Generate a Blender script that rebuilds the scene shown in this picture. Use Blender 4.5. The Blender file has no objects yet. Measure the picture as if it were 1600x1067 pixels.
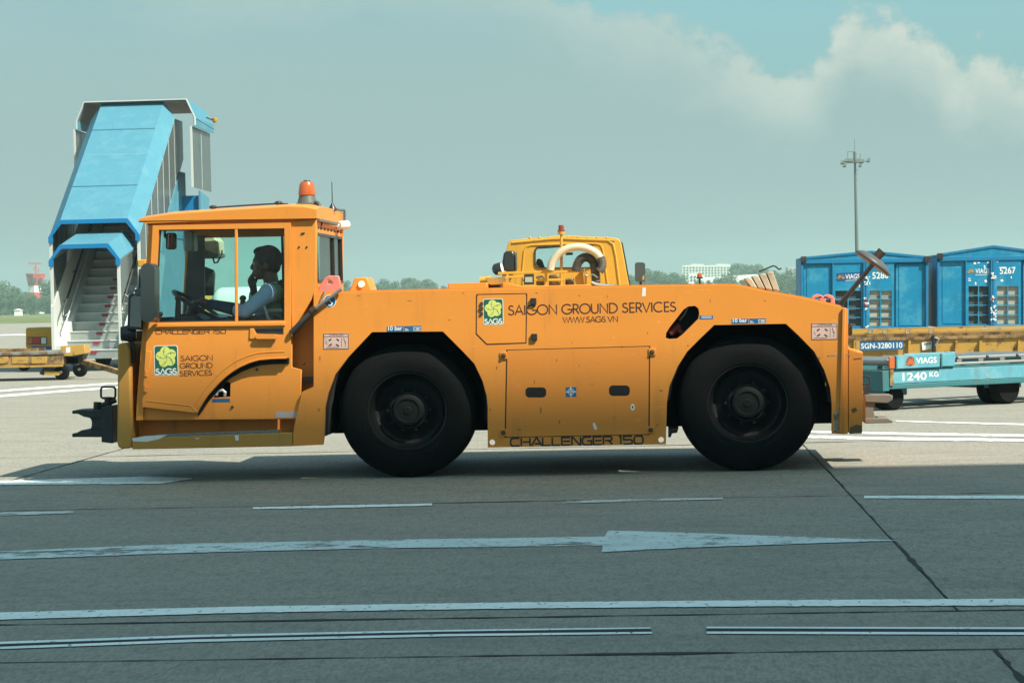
import bpy, bmesh, math, random
from math import sin, cos, pi, radians, atan, atan2, sqrt
from mathutils import Vector, Matrix
from mathutils.geometry import tessellate_polygon
S = bpy.context.scene
COL = S.collection
random.seed(7)

# ---------------------------------------------------------------- camera
FPX, CAMH = 3600.0, 1.26           # focal length in photo pixels (photo is 1600 x 1067), camera height in metres
_rho, _yaw, _pit = atan(.024), atan(240/FPX), atan(65.5/FPX)
cF = Vector((-sin(_yaw)*cos(_pit), cos(_yaw)*cos(_pit), -sin(_pit)))
_H = Vector((cos(_yaw), sin(_yaw), 0)); _U = _H.cross(cF)
cR = cos(_rho)*_H - sin(_rho)*_U
cU = sin(_rho)*_H + cos(_rho)*_U
CP = Vector((0, 0, CAMH))
cam = bpy.data.cameras.new('camera'); camo = bpy.data.objects.new('camera', cam); COL.objects.link(camo)
M4 = Matrix((( cR.x, cU.x, -cF.x, CP.x), (cR.y, cU.y, -cF.y, CP.y), (cR.z, cU.z, -cF.z, CP.z), (0, 0, 0, 1)))
camo.matrix_world = M4
cam.sensor_width = 36; cam.lens = 36*FPX/1600; cam.clip_start = .1; cam.clip_end = 12000
S.camera = camo

# ---------------------------------------------------------------- light and sky
SUNV = Vector((.72, -.50, 1)).normalized()          # towards the sun
SUN_STRENGTH, SKY_STRENGTH, EXPOSURE = 4.4, .133, 0.90
sl = bpy.data.lights.new('sun', 'SUN'); sl.energy = SUN_STRENGTH; sl.angle = radians(.5); sl.color = (1, .93, .79)
so = bpy.data.objects.new('sun', sl); COL.objects.link(so)
so.rotation_euler = SUNV.to_track_quat('Z', 'Y').to_euler(); so.location = (20, -10, 60)
W = bpy.data.worlds.new('World'); S.world = W; W.use_nodes = True
def build_world():
    nt = W.node_tree; N = nt.nodes; L = nt.links
    for n in list(N): N.remove(n)
    def nd(t, **k):
        n = N.new(t)
        for a, b in k.items(): setattr(n, a, b)
        return n
    def mth(op, a, b=None, c=None, clamp=False):
        n = nd('ShaderNodeMath', operation=op, use_clamp=clamp)
        for i, v in enumerate((a, b, c)):
            if v is None: continue
            if isinstance(v, (int, float)): n.inputs[i].default_value = v
            else: L.new(v, n.inputs[i])
        return n.outputs[0]
    def mix(f, a, b, t='MIX'):
        n = nd('ShaderNodeMix', data_type='RGBA', blend_type=t)
        for i, v in ((0, f), (6, a), (7, b)):
            if isinstance(v, (int, float)): n.inputs[i].default_value = v
            elif isinstance(v, tuple): n.inputs[i].default_value = (*v, 1)
            else: L.new(v, n.inputs[i])
        return n.outputs[2]
    sky = nd('ShaderNodeTexSky', sky_type='NISHITA', sun_disc=False)
    sky.sun_elevation = math.asin(SUNV.z); sky.sun_rotation = atan2(SUNV.x, SUNV.y)
    sky.air_density = 1.0; sky.dust_density = 2.2; sky.ozone_density = 1.0
    base = mix(1.0, sky.outputs[0], SKY_TINT, 'MULTIPLY')
    tc = nd('ShaderNodeTexCoord'); sp = nd('ShaderNodeSeparateXYZ'); L.new(tc.outputs['Generated'], sp.inputs[0])
    x, y, z = sp.outputs
    hor = mth('SQRT', mth('ADD', mth('MULTIPLY', x, x), mth('MULTIPLY', y, y)))
    el = mth('ARCTAN2', z, hor); az = mth('ARCTAN2', x, y)
    def noise(scale, detail, rough, stretch):
        mp = nd('ShaderNodeMapping'); L.new(tc.outputs['Generated'], mp.inputs[0]); mp.inputs['Scale'].default_value = stretch
        n = nd('ShaderNodeTexNoise'); n.inputs['Scale'].default_value = scale; n.inputs['Detail'].default_value = detail
        n.inputs['Roughness'].default_value = rough; L.new(mp.outputs[0], n.inputs['Vector']); return n.outputs[0]
    n1 = noise(26, 9, .62, (1, 1, 1.5)); n2 = noise(6, 5, .55, (1, 1, 2.2)); n3 = noise(75, 10, .6, (1, 1, 1.25))
    # the top of the cumulus bank, as elevation over azimuth (radians)
    fc = nd('ShaderNodeFloatCurve'); c = fc.mapping.curves[0]
    pts = CLOUD_TOP
    while len(c.points) < len(pts): c.points.new(.5, .5)
    for p, (a, e) in zip(c.points, pts): p.location = ((a+.6)/1.2, e/.4); p.handle_type = 'VECTOR'
    fc.mapping.update()
    L.new(mth('MULTIPLY_ADD', az, 1/1.2, .5, True), fc.inputs[1])
    top = mth('MULTIPLY', fc.outputs[0], .4)
    wob = mth('ADD', mth('MULTIPLY_ADD', n1, .036, -.018), mth('MULTIPLY_ADD', n3, .030, -.015))
    d = mth('SUBTRACT', mth('ADD', top, wob), el)              # >0 inside the bank
    m = mth('SMOOTHSTEP', d, -.003, .016) if False else None
    mr = nd('ShaderNodeMapRange', interpolation_type='SMOOTHSTEP'); L.new(d, mr.inputs[0]); mr.inputs[1].default_value = -.003; mr.inputs[2].default_value = .009
    bank = mr.outputs[0]
    rim = nd('ShaderNodeMapRange', interpolation_type='SMOOTHSTEP'); L.new(d, rim.inputs[0]); rim.inputs[1].default_value = .043; rim.inputs[2].default_value = .004
    rr = mth('MULTIPLY', rim.outputs[0], bank)
    puff = nd('ShaderNodeMapRange', interpolation_type='SMOOTHSTEP'); L.new(az, puff.inputs[0]); puff.inputs[1].default_value = .0; puff.inputs[2].default_value = .09
    rr = mth('MULTIPLY', rr, mth('MULTIPLY_ADD', puff.outputs[0], .55, .45))
    rr = mth('MULTIPLY', rr, mth('MULTIPLY_ADD', n3, 2.2, -.25, True))
    hz = nd('ShaderNodeMapRange', interpolation_type='SMOOTHSTEP'); L.new(el, hz.inputs[0]); hz.inputs[1].default_value = .42; hz.inputs[2].default_value = 0.0
    veil = mth('MULTIPLY', mth('MULTIPLY_ADD', n2, 1.3, -.15, True), .85)
    veil = mth('MAXIMUM', veil, hz.outputs[0])
    veil = mth('MULTIPLY', veil, mth('MULTIPLY_ADD', bank, .30, .70))
    gr = nd('ShaderNodeMapRange'); L.new(el, gr.inputs[0]); gr.inputs[1].default_value = .0; gr.inputs[2].default_value = .16
    vc = mix(gr.outputs[0], VEIL_LOW, VEIL_HIGH)
    vc = mix(mth('MULTIPLY_ADD', n2, 1.6, -.55, True), vc, VEIL_BRIGHT)
    gapf = mth('MULTIPLY', mth('SUBTRACT', 1.0, bank), hz.outputs[0])
    vc = mix(gapf, vc, GAP_BLUE)
    col = mix(veil, base, vc)
    col = mix(mth('MULTIPLY', rr, .95), col, CLOUD_BRIGHT)
    bg = nd('ShaderNodeBackground'); L.new(col, bg.inputs[0]); bg.inputs[1].default_value = SKY_STRENGTH
    o = nd('ShaderNodeOutputWorld'); L.new(bg.outputs[0], o.inputs[0])
SKY_TINT = (.60, .88, .76)
VEIL_LOW, VEIL_HIGH, VEIL_BRIGHT, CLOUD_BRIGHT = (1.54, 2.08, 2.12), (1.04, 1.52, 1.60), (1.38, 1.82, 1.80), (2.55, 2.85, 2.55)
GAP_BLUE = (.68, 1.20, 1.46)
CLOUD_TOP = [(-.6, .30), (-.3, .19), (-.2, .152), (-.12, .158), (-.06, .150), (-.039, .132), (-.012, .1203), (.016, .1127), (.0445, .098), (.060, .097), (.068, .1035), (.075, .1155), (.083, .1235), (.091, .119), (.1, .1185), (.109, .113), (.118, .106), (.123, .097), (.1285, .094), (.136, .103), (.145, .1005), (.155, .096), (.2, .12), (.35, .2), (.6, .30)]
build_world()
S.view_settings.view_transform = 'Standard'; S.view_settings.look = 'None'; S.view_settings.exposure = EXPOSURE
S.view_settings.gamma = 1; S.view_settings.use_curve_mapping = False
S.cycles.max_bounces = 8; S.cycles.transparent_max_bounces = 12; S.cycles.volume_bounces = 1
S.cycles.use_denoising = True

# ---------------------------------------------------------------- points on real planes from photo measurements
def ray(px, py): return cF + (px-800)/FPX*cR - (py-533.5)/FPX*cU
def gnd(px, py, z=0.0):
    d = ray(px, py); return CP + d*((z-CAMH)/d.z)
def at(px, py, Y):
    d = ray(px, py); return CP + d*(Y/d.y)
def xz(px, py, Y):
    p = at(px, py, Y); return (p.x, p.z)
def loop(pts, Y): return [xz(a, b, Y) for a, b in pts]

# ---------------------------------------------------------------- mesh builder
class MB:
    def __init__(s): s.v = []; s.f = []
    def add(s, vs, fs):
        o = len(s.v); s.v += [Vector(v) for v in vs]; s.f += [tuple(i+o for i in f) for f in fs]; return s
    def box(s, x0, x1, y0, y1, z0, z1):
        v = [(x, y, z) for x in (x0, x1) for y in (y0, y1) for z in (z0, z1)]
        return s.add(v, [(0,1,3,2),(4,6,7,5),(0,4,5,1),(2,3,7,6),(0,2,6,4),(1,5,7,3)])
    def obox(s, c, ax, ay, az):
        c, ax, ay, az = map(Vector, (c, ax, ay, az))
        v = [c+i*ax+j*ay+k*az for i in (-1,1) for j in (-1,1) for k in (-1,1)]
        return s.add(v, [(0,1,3,2),(4,6,7,5),(0,4,5,1),(2,3,7,6),(0,2,6,4),(1,5,7,3)])
    def bar(s, p0, p1, w, h, up=(0,0,1)):
        p0, p1 = Vector(p0), Vector(p1); d = p1-p0; u = Vector(up); sd = d.cross(u)
        if sd.length < 1e-6: sd = d.cross(Vector((1,0,0)))
        sd.normalize(); uu = sd.cross(d).normalized()
        return s.obox((p0+p1)/2, d/2, sd*w/2, uu*h/2)
    def cyl(s, p0, p1, r0, r1=None, n=14):
        p0, p1 = Vector(p0), Vector(p1); r1 = r0 if r1 is None else r1; d = (p1-p0).normalized()
        a = d.orthogonal().normalized(); b = d.cross(a)
        v = [p+r*(cos(2*pi*i/n)*a+sin(2*pi*i/n)*b) for p, r in ((p0, r0), (p1, r1)) for i in range(n)]
        f = [(i, (i+1)%n, n+(i+1)%n, n+i) for i in range(n)] + [tuple(range(n))[::-1], tuple(range(n, 2*n))]
        return s.add(v, f)
    def tube(s, pts, r, n=8, closed=False):
        pts = [Vector(p) for p in pts]; m = len(pts); rs = r if isinstance(r, (list, tuple)) else [r]*m
        a = None; vs = []
        for i, p in enumerate(pts):
            if closed: d = pts[(i+1)%m]-pts[i-1]
            else: d = pts[min(i+1, m-1)]-pts[max(i-1, 0)]
            d.normalize()
            a = d.orthogonal() if a is None else a-d*a.dot(d)
            if a.length < 1e-6: a = d.orthogonal()
            a.normalize(); b = d.cross(a)
            vs += [p+rs[i]*(cos(2*pi*k/n)*a+sin(2*pi*k/n)*b) for k in range(n)]
        fs = []
        for i in range(m if closed else m-1):
            j = (i+1)%m
            fs += [(i*n+k, i*n+(k+1)%n, j*n+(k+1)%n, j*n+k) for k in range(n)]
        if not closed: fs += [tuple(range(n))[::-1], tuple(range((m-1)*n, m*n))]
        return s.add(vs, fs)
    def lathe(s, prof, c, axis=(0,1,0), n=32, caps=True):
        c = Vector(c); d = Vector(axis).normalized(); a = d.orthogonal().normalized(); b = d.cross(a); m = len(prof)
        vs = [c+d*t+r*(cos(2*pi*k/n)*a+sin(2*pi*k/n)*b) for t, r in prof for k in range(n)]
        fs = [(i*n+k, i*n+(k+1)%n, (i+1)*n+(k+1)%n, (i+1)*n+k) for i in range(m-1) for k in range(n)]
        if caps and prof[0][1] > 1e-4: fs.append(tuple(range(n))[::-1])
        if caps and prof[-1][1] > 1e-4: fs.append(tuple(range((m-1)*n, m*n)))
        return s.add(vs, fs)
    def ell(s, c, r, nu=16, nv=10, rot=None):
        c = Vector(c); vs = []; fs = []
        for j in range(nv+1):
            t = pi*j/nv
            for i in range(nu):
                p = Vector((r[0]*sin(t)*cos(2*pi*i/nu), r[1]*sin(t)*sin(2*pi*i/nu), r[2]*cos(t)))
                vs.append(c+(rot@p if rot else p))
        for j in range(nv):
            fs += [(j*nu+i, j*nu+(i+1)%nu, (j+1)*nu+(i+1)%nu, (j+1)*nu+i) for i in range(nu)]
        return s.add(vs, fs)
    def prism(s, loops, t0, t1, to3=None):
        """extrude 2-D outlines (first is the outer one, the rest are holes) from depth t0 to t1 (default: x,z outline along y)"""
        if isinstance(loops[0][0], (int, float)): loops = [loops]
        to3 = to3 or (lambda p, t: (p[0], t, p[1]))
        flat = [p for lp in loops for p in lp]; n = len(flat)
        tris = tessellate_polygon([[Vector((p[0], p[1], 0)) for p in lp] for lp in loops])
        fs = [tuple(t) for t in tris] + [tuple(n+i for i in t)[::-1] for t in tris]
        o = 0
        for lp in loops:
            m = len(lp)
            fs += [(o+i, o+(i+1)%m, n+o+(i+1)%m, n+o+i) for i in range(m)]; o += m
        return s.add([to3(p, t0) for p in flat] + [to3(p, t1) for p in flat], fs)
    def sheet(s, lp, t, to3=None):
        to3 = to3 or (lambda p, t: (p[0], t, p[1]))
        tris = tessellate_polygon([[Vector((p[0], p[1], 0)) for p in lp]])
        return s.add([to3(p, t) for p in lp], [tuple(q) for q in tris])
    def xf(s, M):
        s.v = [M @ v for v in s.v]; return s
    def build(s, name, mat, parent=None, label=None, bev=0, ang=35, loc=None, kind=None, flat=False):
        org = ORG.get(parent, Vector((0,0,0))) if parent else Vector(loc or (0,0,0))
        me = bpy.data.meshes.new(name)
        me.from_pydata([v-org for v in s.v], [], s.f); me.validate()
        bm = bmesh.new(); bm.from_mesh(me); bmesh.ops.remove_doubles(bm, verts=bm.verts, dist=1e-5)
        bmesh.ops.recalc_face_normals(bm, faces=bm.faces); bm.to_mesh(me); bm.free()
        if not flat:
            me.polygons.foreach_set('use_smooth', [True]*len(me.polygons)); me.set_sharp_from_angle(angle=radians(ang))
        me.materials.append(mat)
        o = bpy.data.objects.new(name, me); COL.objects.link(o)
        if parent: o.parent = parent
        else: o.location = org
        ORG[o] = org
        if bev:
            b = o.modifiers.new('bevel', 'BEVEL'); b.width = bev; b.segments = 2; b.limit_method = 'ANGLE'; b.angle_limit = radians(40)
        if label: o['label'] = label
        if kind: o['kind'] = kind
        return o
ORG = {}
def tag(o, label=None, cat=None, group=None, kind=None):
    for k, v in (('label', label), ('category', cat), ('group', group), ('kind', kind)):
        if v: o[k] = v
    return o
def empty(name, loc, label, cat, group=None):
    o = bpy.data.objects.new(name, None); COL.objects.link(o); o.location = loc; o.empty_display_size = .2
    ORG[o] = Vector(loc); return tag(o, label, cat, group)
def copy_tree(o, parent=None, loc=None):
    c = o.copy(); COL.objects.link(c); ORG[c] = ORG.get(o, Vector((0,0,0)))
    if parent: c.parent = parent
    if loc is not None: c.location = loc
    for ch in [k for k in bpy.data.objects if k.parent == o]: copy_tree(ch, c)
    return c
def rrect(x0, x1, z0, z1, r, n=4):
    out = []
    for cx, cz, a0 in ((x1-r, z1-r, 0), (x0+r, z1-r, pi/2), (x0+r, z0+r, pi), (x1-r, z0+r, 1.5*pi)):
        out += [(cx+r*cos(a0+pi/2*k/n), cz+r*sin(a0+pi/2*k/n)) for k in range(n+1)]
    return out
def circ(cx, cz, r, n=16, rz=None): return [(cx+r*cos(2*pi*k/n), cz+(rz or r)*sin(2*pi*k/n)) for k in range(n)]

# ---------------------------------------------------------------- materials
class NT:
    def __init__(s, name):
        s.m = bpy.data.materials.new(name); s.m.use_nodes = True; s.t = s.m.node_tree; s.N = s.t.nodes
        s.b = s.N['Principled BSDF']; s.o = s.N['Material Output']; s.tc = s.N.new('ShaderNodeTexCoord')
    def L(s, a, b): s.t.links.new(a, b)
    def noise(s, scale, detail=5, rough=.6, stretch=(1,1,1), coord='Object', dist=0):
        mp = s.N.new('ShaderNodeMapping'); s.L(s.tc.outputs[coord], mp.inputs[0]); mp.inputs['Scale'].default_value = stretch
        n = s.N.new('ShaderNodeTexNoise'); n.inputs['Scale'].default_value = scale; n.inputs['Detail'].default_value = detail
        n.inputs['Roughness'].default_value = rough; n.inputs['Distortion'].default_value = dist; s.L(mp.outputs[0], n.inputs['Vector']); return n.outputs[0]
    def ramp(s, v, a, b, lo=0.0, hi=1.0):
        n = s.N.new('ShaderNodeMapRange'); n.interpolation_type = 'SMOOTHSTEP'
        s.L(v, n.inputs[0]); n.inputs[1].default_value = a; n.inputs[2].default_value = b; n.inputs[3].default_value = lo; n.inputs[4].default_value = hi; return n.outputs[0]
    def math(s, op, a, b):
        n = s.N.new('ShaderNodeMath'); n.operation = op
        for i, v in enumerate((a, b)):
            if isinstance(v, (int, float)): n.inputs[i].default_value = v
            else: s.L(v, n.inputs[i])
        return n.outputs[0]
    def mix(s, f, a, b, t='MIX'):
        n = s.N.new('ShaderNodeMix'); n.data_type = 'RGBA'; n.blend_type = t
        for i, v in ((0, f), (6, a), (7, b)):
            if isinstance(v, (int, float)): n.inputs[i].default_value = v
            elif isinstance(v, tuple): n.inputs[i].default_value = (*v, 1)
            else: s.L(v, n.inputs[i])
        return n.outputs[2]
    def bump(s, h, strength, dist=.01):
        n = s.N.new('ShaderNodeBump'); n.inputs['Strength'].default_value = strength; n.inputs['Distance'].default_value = dist
        s.L(h, n.inputs['Height']); s.L(n.outputs[0], s.b.inputs['Normal'])
    def set(s, col=None, rough=None, metal=None, **k):
        for nm, v in (('Base Color', col), ('Roughness', rough), ('Metallic', metal)):
            if v is None: continue
            i = s.b.inputs[nm]
            if isinstance(v, tuple): i.default_value = (*v, 1)
            elif isinstance(v, (int, float)): i.default_value = v
            else: s.L(v, i)
        for nm, v in k.items(): s.b.inputs[nm.replace('_', ' ')].default_value = v
        return s.m
def simple(name, col, rough=.5, metal=0, var=.12, vs=4, grime=None, ga=(.55, .75), gs=6, gstr=(1,1,1), bump=0, bs=40, **k):
    t = NT(name)
    n = t.noise(vs, 5, .6)
    c = t.mix(n, tuple(x*(1-var) for x in col), tuple(min(1, x*(1+var)) for x in col))
    if grime:
        g = t.ramp(t.noise(gs, 7, .68, gstr), *ga); c = t.mix(g, c, grime)
        r = t.math('ADD', t.math('MULTIPLY', g, .25), rough)
    else: r = t.math('ADD', t.math('MULTIPLY', n, .12), rough-.06)
    if bump: t.bump(t.noise(bs, 4, .6), bump)
    return t.set(c, r, metal, **k)
def paint(name, col, fade=None, rust=(.10, .035, .012), chip=.70, rough=.38, streak=.5, dirt=(.12, .075, .04), tone=.07):
    """sprayed metal: slight tone drift, vertical grime streaks, sparse chips and rust specks"""
    t = NT(name)
    n = t.noise(1.4, 4, .5); c = t.mix(n, tuple(x*(1-tone) for x in col), tuple(min(1, x*(1+tone)) for x in col))
    if fade: c = t.mix(t.ramp(t.noise(3.2, 9, .72), .46, .66, 0, .8), c, fade)
    s1 = t.ramp(t.noise(7, 6, .65, (1, 1, .16)), .52, .80, 0, streak); c = t.mix(s1, c, dirt)
    fine = t.ramp(t.noise(38, 5, .7), .62, .78, 0, .35); c = t.mix(fine, c, dirt)
    sc = t.ramp(t.noise(26, 4, .6, (.25, 1, 1.6), dist=1.5), .665, .69, 0, .55); c = t.mix(sc, c, tuple(min(1, x*1.25+.03) for x in col))
    sd = t.ramp(t.noise(5.5, 7, .72), .60, .74, 0, streak*.7); c = t.mix(sd, c, tuple(x*.62 for x in col))
    ch = t.ramp(t.noise(16, 9, .72), chip, chip+.035); c = t.mix(ch, c, rust)
    t.bump(t.noise(3.0, 3, .5), .10, .02)
    r = t.math('ADD', t.math('MULTIPLY', n, .15), rough-.07); r = t.math('ADD', r, t.math('MULTIPLY', s1, .3))
    return t.set(c, r, 0, Specular_IOR_Level=.28)
def glass(name, tint=(.75, .92, .88), refl=.9):
    t = NT(name); N = t.N; N.remove(t.b)
    tr = N.new('ShaderNodeBsdfTransparent'); tr.inputs[0].default_value = (*tint, 1)
    gl = N.new('ShaderNodeBsdfGlossy'); gl.inputs['Roughness'].default_value = .03; gl.inputs[0].default_value = (refl, refl, refl, 1)
    fr = N.new('ShaderNodeFresnel'); fr.inputs[0].default_value = 1.28
    du = N.new('ShaderNodeBsdfDiffuse'); du.inputs[0].default_value = (.35, .34, .30, 1)
    m0 = N.new('ShaderNodeMixShader'); t.L(t.ramp(t.noise(5, 6, .65), .45, .9, .01, .10), m0.inputs[0]); t.L(tr.outputs[0], m0.inputs[1]); t.L(du.outputs[0], m0.inputs[2])
    m = N.new('ShaderNodeMixShader'); t.L(fr.outputs[0], m.inputs[0]); t.L(m0.outputs[0], m.inputs[1]); t.L(gl.outputs[0], m.inputs[2]); t.L(m.outputs[0], t.o.inputs[0])
    return t.m
def concrete(name, base, warm, dark, per_object=True):
    t = NT(name)
    big = t.noise(.35, 5, .6, (1, 1, 1), 'Object'); c = t.mix(big, base, warm)
    med = t.ramp(t.noise(1.6, 9, .74, (.7, .9, 1)), .40, .66, 0, .6); c = t.mix(med, c, dark)
    st = t.ramp(t.noise(3.5, 7, .7, (.22, 1.0, 1)), .50, .72, 0, .5); c = t.mix(st, c, tuple(x*.62 for x in dark))
    gr = t.noise(70, 3, .75, (1, .22, 1)); c = t.mix(t.ramp(gr, .40, .66, 0, .62), c, tuple(x*.55 for x in dark))
    g2 = t.noise(22, 6, .75, (1, .3, 1)); c = t.mix(t.ramp(g2, .50, .64, 0, .58), c, tuple(x*.6 for x in dark)); c = t.mix(t.ramp(g2, .46, .30, 0, .35), c, tuple(min(1, x*1.3) for x in base))
    tyre = t.ramp(t.noise(1.1, 4, .6, (.05, 1.6, 1)), .58, .74, 0, .32); c = t.mix(tyre, c, tuple(x*.5 for x in dark))
    spot = t.ramp(t.noise(2.6, 3, .5, (1, .6, 1)), .70, .78, 0, .55); c = t.mix(spot, c, tuple(x*.42 for x in dark))
    pale = t.ramp(t.noise(.8, 9, .72, (.5, 1, 1)), .56, .74, 0, .35); c = t.mix(pale, c, tuple(min(1, x*1.25) for x in base))
    if per_object:
        oi = t.N.new('ShaderNodeObjectInfo'); c = t.mix(t.ramp(oi.outputs['Random'], 0, 1, 0, .22), c, tuple(x*.72 for x in base))
    t.bump(t.math('ADD', t.math('MULTIPLY', t.noise(55, 5, .7), .6), t.math('MULTIPLY', t.noise(14, 4, .6, (1, 3, 1)), .5)), .35, .012)
    return t.set(c, t.math('ADD', t.math('MULTIPLY', med, .1), .82), 0)
def roadpaint(name, col, under, wear=.52):
    """paint film with holes worn right through to the slab below"""
    t = NT(name)
    w = t.ramp(t.noise(2.4, 10, .76, (.6, .8, 1)), wear, wear+.10, 0, 1)
    w2 = t.ramp(t.noise(30, 8, .72, (1, .4, 1)), .57, .66, 0, .9); w = t.math('MAXIMUM', w, w2)
    c = t.mix(t.ramp(t.noise(5, 7, .7, (.5, .8, 1)), .40, .70, 0, .6), col, tuple(x*.68 for x in col))
    t.set(c, .7, 0)
    tr = t.N.new('ShaderNodeBsdfTransparent'); m = t.N.new('ShaderNodeMixShader'); t.L(w, m.inputs[0]); t.L(t.b.outputs[0], m.inputs[1]); t.L(tr.outputs[0], m.inputs[2]); t.L(m.outputs[0], t.o.inputs[0])
    return t.m

ORANGE = (.74, .270, .044)
m_orange = paint('tractor_orange_paint', ORANGE, rough=.40, streak=.28)
m_orange2 = paint('tractor_worn_orange_paint', (.70, .245, .040), rough=.48, streak=.45, chip=.665)
m_ochre = paint('bumper_ochre_paint', (.50, .25, .055), rough=.5, streak=.35, chip=.69)
m_seam = simple('seam_dark', (.035, .018, .008), .8)
m_black = simple('black_steel', (.018, .020, .021), .55, grime=(.055, .05, .042), ga=(.5, .8))
m_housing = simple('wheel_housing_black', (.010, .010, .010), .9)
m_rubber = simple('tyre_rubber', (.0045, .0055, .0055), .88, var=.25, vs=8, grime=(.010, .010, .0095), ga=(.5, .85), gs=5, bump=.25, bs=60, Specular_IOR_Level=.16)
m_rim = simple('rim_black', (.005, .006, .006), .55, grime=(.012, .012, .011), ga=(.55, .8), Specular_IOR_Level=.3)
m_hub = simple('hub_grey', (.008, .010, .0095), .7, grime=(.004, .004, .004), Specular_IOR_Level=.2)
m_trim = simple('black_plastic', (.022, .026, .026), .35, var=.2)
m_plas = simple('grey_plastic', (.10, .115, .11), .45)
m_glass = glass('cab_glass', (.62, .90, .82))
m_glass3 = glass('door_glass', (.86, .97, .94))
m_glass2 = glass('pale_glass', (.80, .95, .93))
m_mirror = simple('mirror_glass', (.55, .6, .6), .06, 1, var=.02)
m_amber = simple('amber_lens', (.44, .10, .018), .18, var=.1, Coat_Weight=.6)
m_redlens = simple('red_lens', (.45, .02, .025), .2)
m_steel = simple('bare_steel', (.42, .42, .40), .4, .8, grime=(.15, .09, .05), ga=(.55, .75))
m_galv = simple('galvanised_steel', (.30, .31, .30), .5, .5)
m_white = simple('white_enamel', (.62, .64, .61), .4, grime=(.45, .42, .36), ga=(.58, .8))
m_pink = simple('faded_red_paint', (.62, .20, .16), .6, var=.15, grime=(.45, .12, .09), ga=(.55, .75))
m_bolt = simple('rusty_bolt', (.09, .06, .04), .6, .4)
m_stick_blue = simple('sticker_blue', (.015, .115, .27), .4)
m_stick_white = simple('sticker_white', (.75, .76, .72), .45, var=.06)
m_stick_pink = simple('sticker_faded_pink', (.62, .42, .36), .5, var=.1, grime=(.42, .30, .24))
m_ink = simple('brown_ink', (.055, .024, .016), .55)
m_ink2 = simple('black_ink', (.02, .02, .022), .5)
m_green = simple('logo_green', (.012, .115, .075), .4)
m_yel = simple('logo_yellow', (.66, .70, .17), .45)
m_rust = simple('rusty_yellow_steel', (.30, .19, .07), .75, grime=(.10, .055, .030), ga=(.40, .62), gs=7, bump=.3)
m_rust2 = simple('worn_yellow_paint', (.43, .25, .05), .55, grime=(.16, .085, .04), ga=(.52, .68), gs=9)
m_yellow = paint('truck_yellow_paint', (.60, .315, .042), rough=.42, streak=.35)
m_blue = paint('container_blue_paint', (.010, .20, .365), fade=(.06, .29, .42), rough=.45, streak=.45, chip=.675, rust=(.30, .34, .33), dirt=(.02, .07, .12), tone=.15)
m_bluedark = paint('container_blue_frame', (.012, .17, .34), rough=.5, streak=.6, chip=.62, rust=(.15, .12, .08), dirt=(.05, .05, .045))
m_skyblue = paint('stair_sky_blue', (.072, .225, .305), fade=(.10, .255, .33), rough=.5, streak=.3, chip=.645, rust=(.035, .10, .13), dirt=(.045, .13, .18), tone=.04)
m_stairblue = paint('stair_edge_blue', (.008, .16, .36), rough=.45, streak=.2)
m_stairwhite = paint('stair_white_paint', (.50, .53, .505), rough=.5, streak=.25, chip=.72, dirt=(.4, .38, .33))
m_alu = simple('step_aluminium', (.38, .41, .39), .5, .35, grime=(.3, .3, .28), ga=(.5, .8))
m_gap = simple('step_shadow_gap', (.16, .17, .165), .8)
m_redmark = simple('red_tread_mark', (.25, .022, .035), .6)
m_smoke = simple('stair_side_glazing', (.075, .09, .088), .25, var=.25, vs=1.2)
m_shade_lining = simple('canopy_shade_lining', (.15, .16, .155), .7)  # dark tone that puts shade into the underside of the stair canopies
m_teal = paint('dolly_teal_paint', (.09, .29, .37), fade=(.17, .37, .43), rough=.5, streak=.4, chip=.63, rust=(.13, .075, .04))
m_tealdark = paint('dolly_dark_teal', (.035, .15, .17), rough=.55, streak=.5, chip=.62)
m_beige = simple('beige_hose', (.56, .49, .36), .45, var=.1, grime=(.34, .28, .19), ga=(.5, .8), gs=9)
m_hose = simple('dark_corrugated_hose', (.085, .075, .062), .6)
m_louver = simple('grey_beige_louver', (.40, .38, .30), .6, grime=(.2, .17, .12), ga=(.5, .8))
m_blind = simple('beige_blind', (.36, .33, .26), .7, var=.25)
m_cave = simple('dark_interior', (.06, .065, .065), .8)
m_skin = simple('dark_skin', (.11, .055, .036), .5, var=.1)
m_hair = simple('black_hair', (.010, .009, .009), .6, bump=.6, bs=160)
m_shirt = simple('pale_blue_shirt', (.46, .58, .80), .8, var=.15, vs=12, bump=.3, bs=30)
m_navy = simple('navy_cloth', (.020, .035, .085), .85, var=.2)
m_vest = simple('hi_vis_green_vest', (.17, .24, .09), .75, var=.15, bump=.3, bs=25)
m_tape = simple('reflective_tape', (.50, .52, .48), .4)
m_seat = simple('seat_fabric', (.03, .034, .036), .9)
HAZE = .00042
C_BASE, C_WARM, C_DARK = (.31, .295, .25), (.335, .31, .25), (.225, .22, .19)
m_conc = concrete('concrete_slab', C_BASE, C_WARM, C_DARK)
m_conc2 = concrete('concrete_apron', C_BASE, C_WARM, C_DARK, False)
m_joint = simple('joint_filler', (.06, .055, .05), .9)
m_line = roadpaint('white_line_paint', (.84, .90, .88), (.26, .25, .22), .60)
m_arrow = roadpaint('worn_arrow_paint', (.58, .68, .68), (.26, .25, .22), .525)
m_slot = simple('black_line_paint', (.006, .006, .007), .8)

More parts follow.
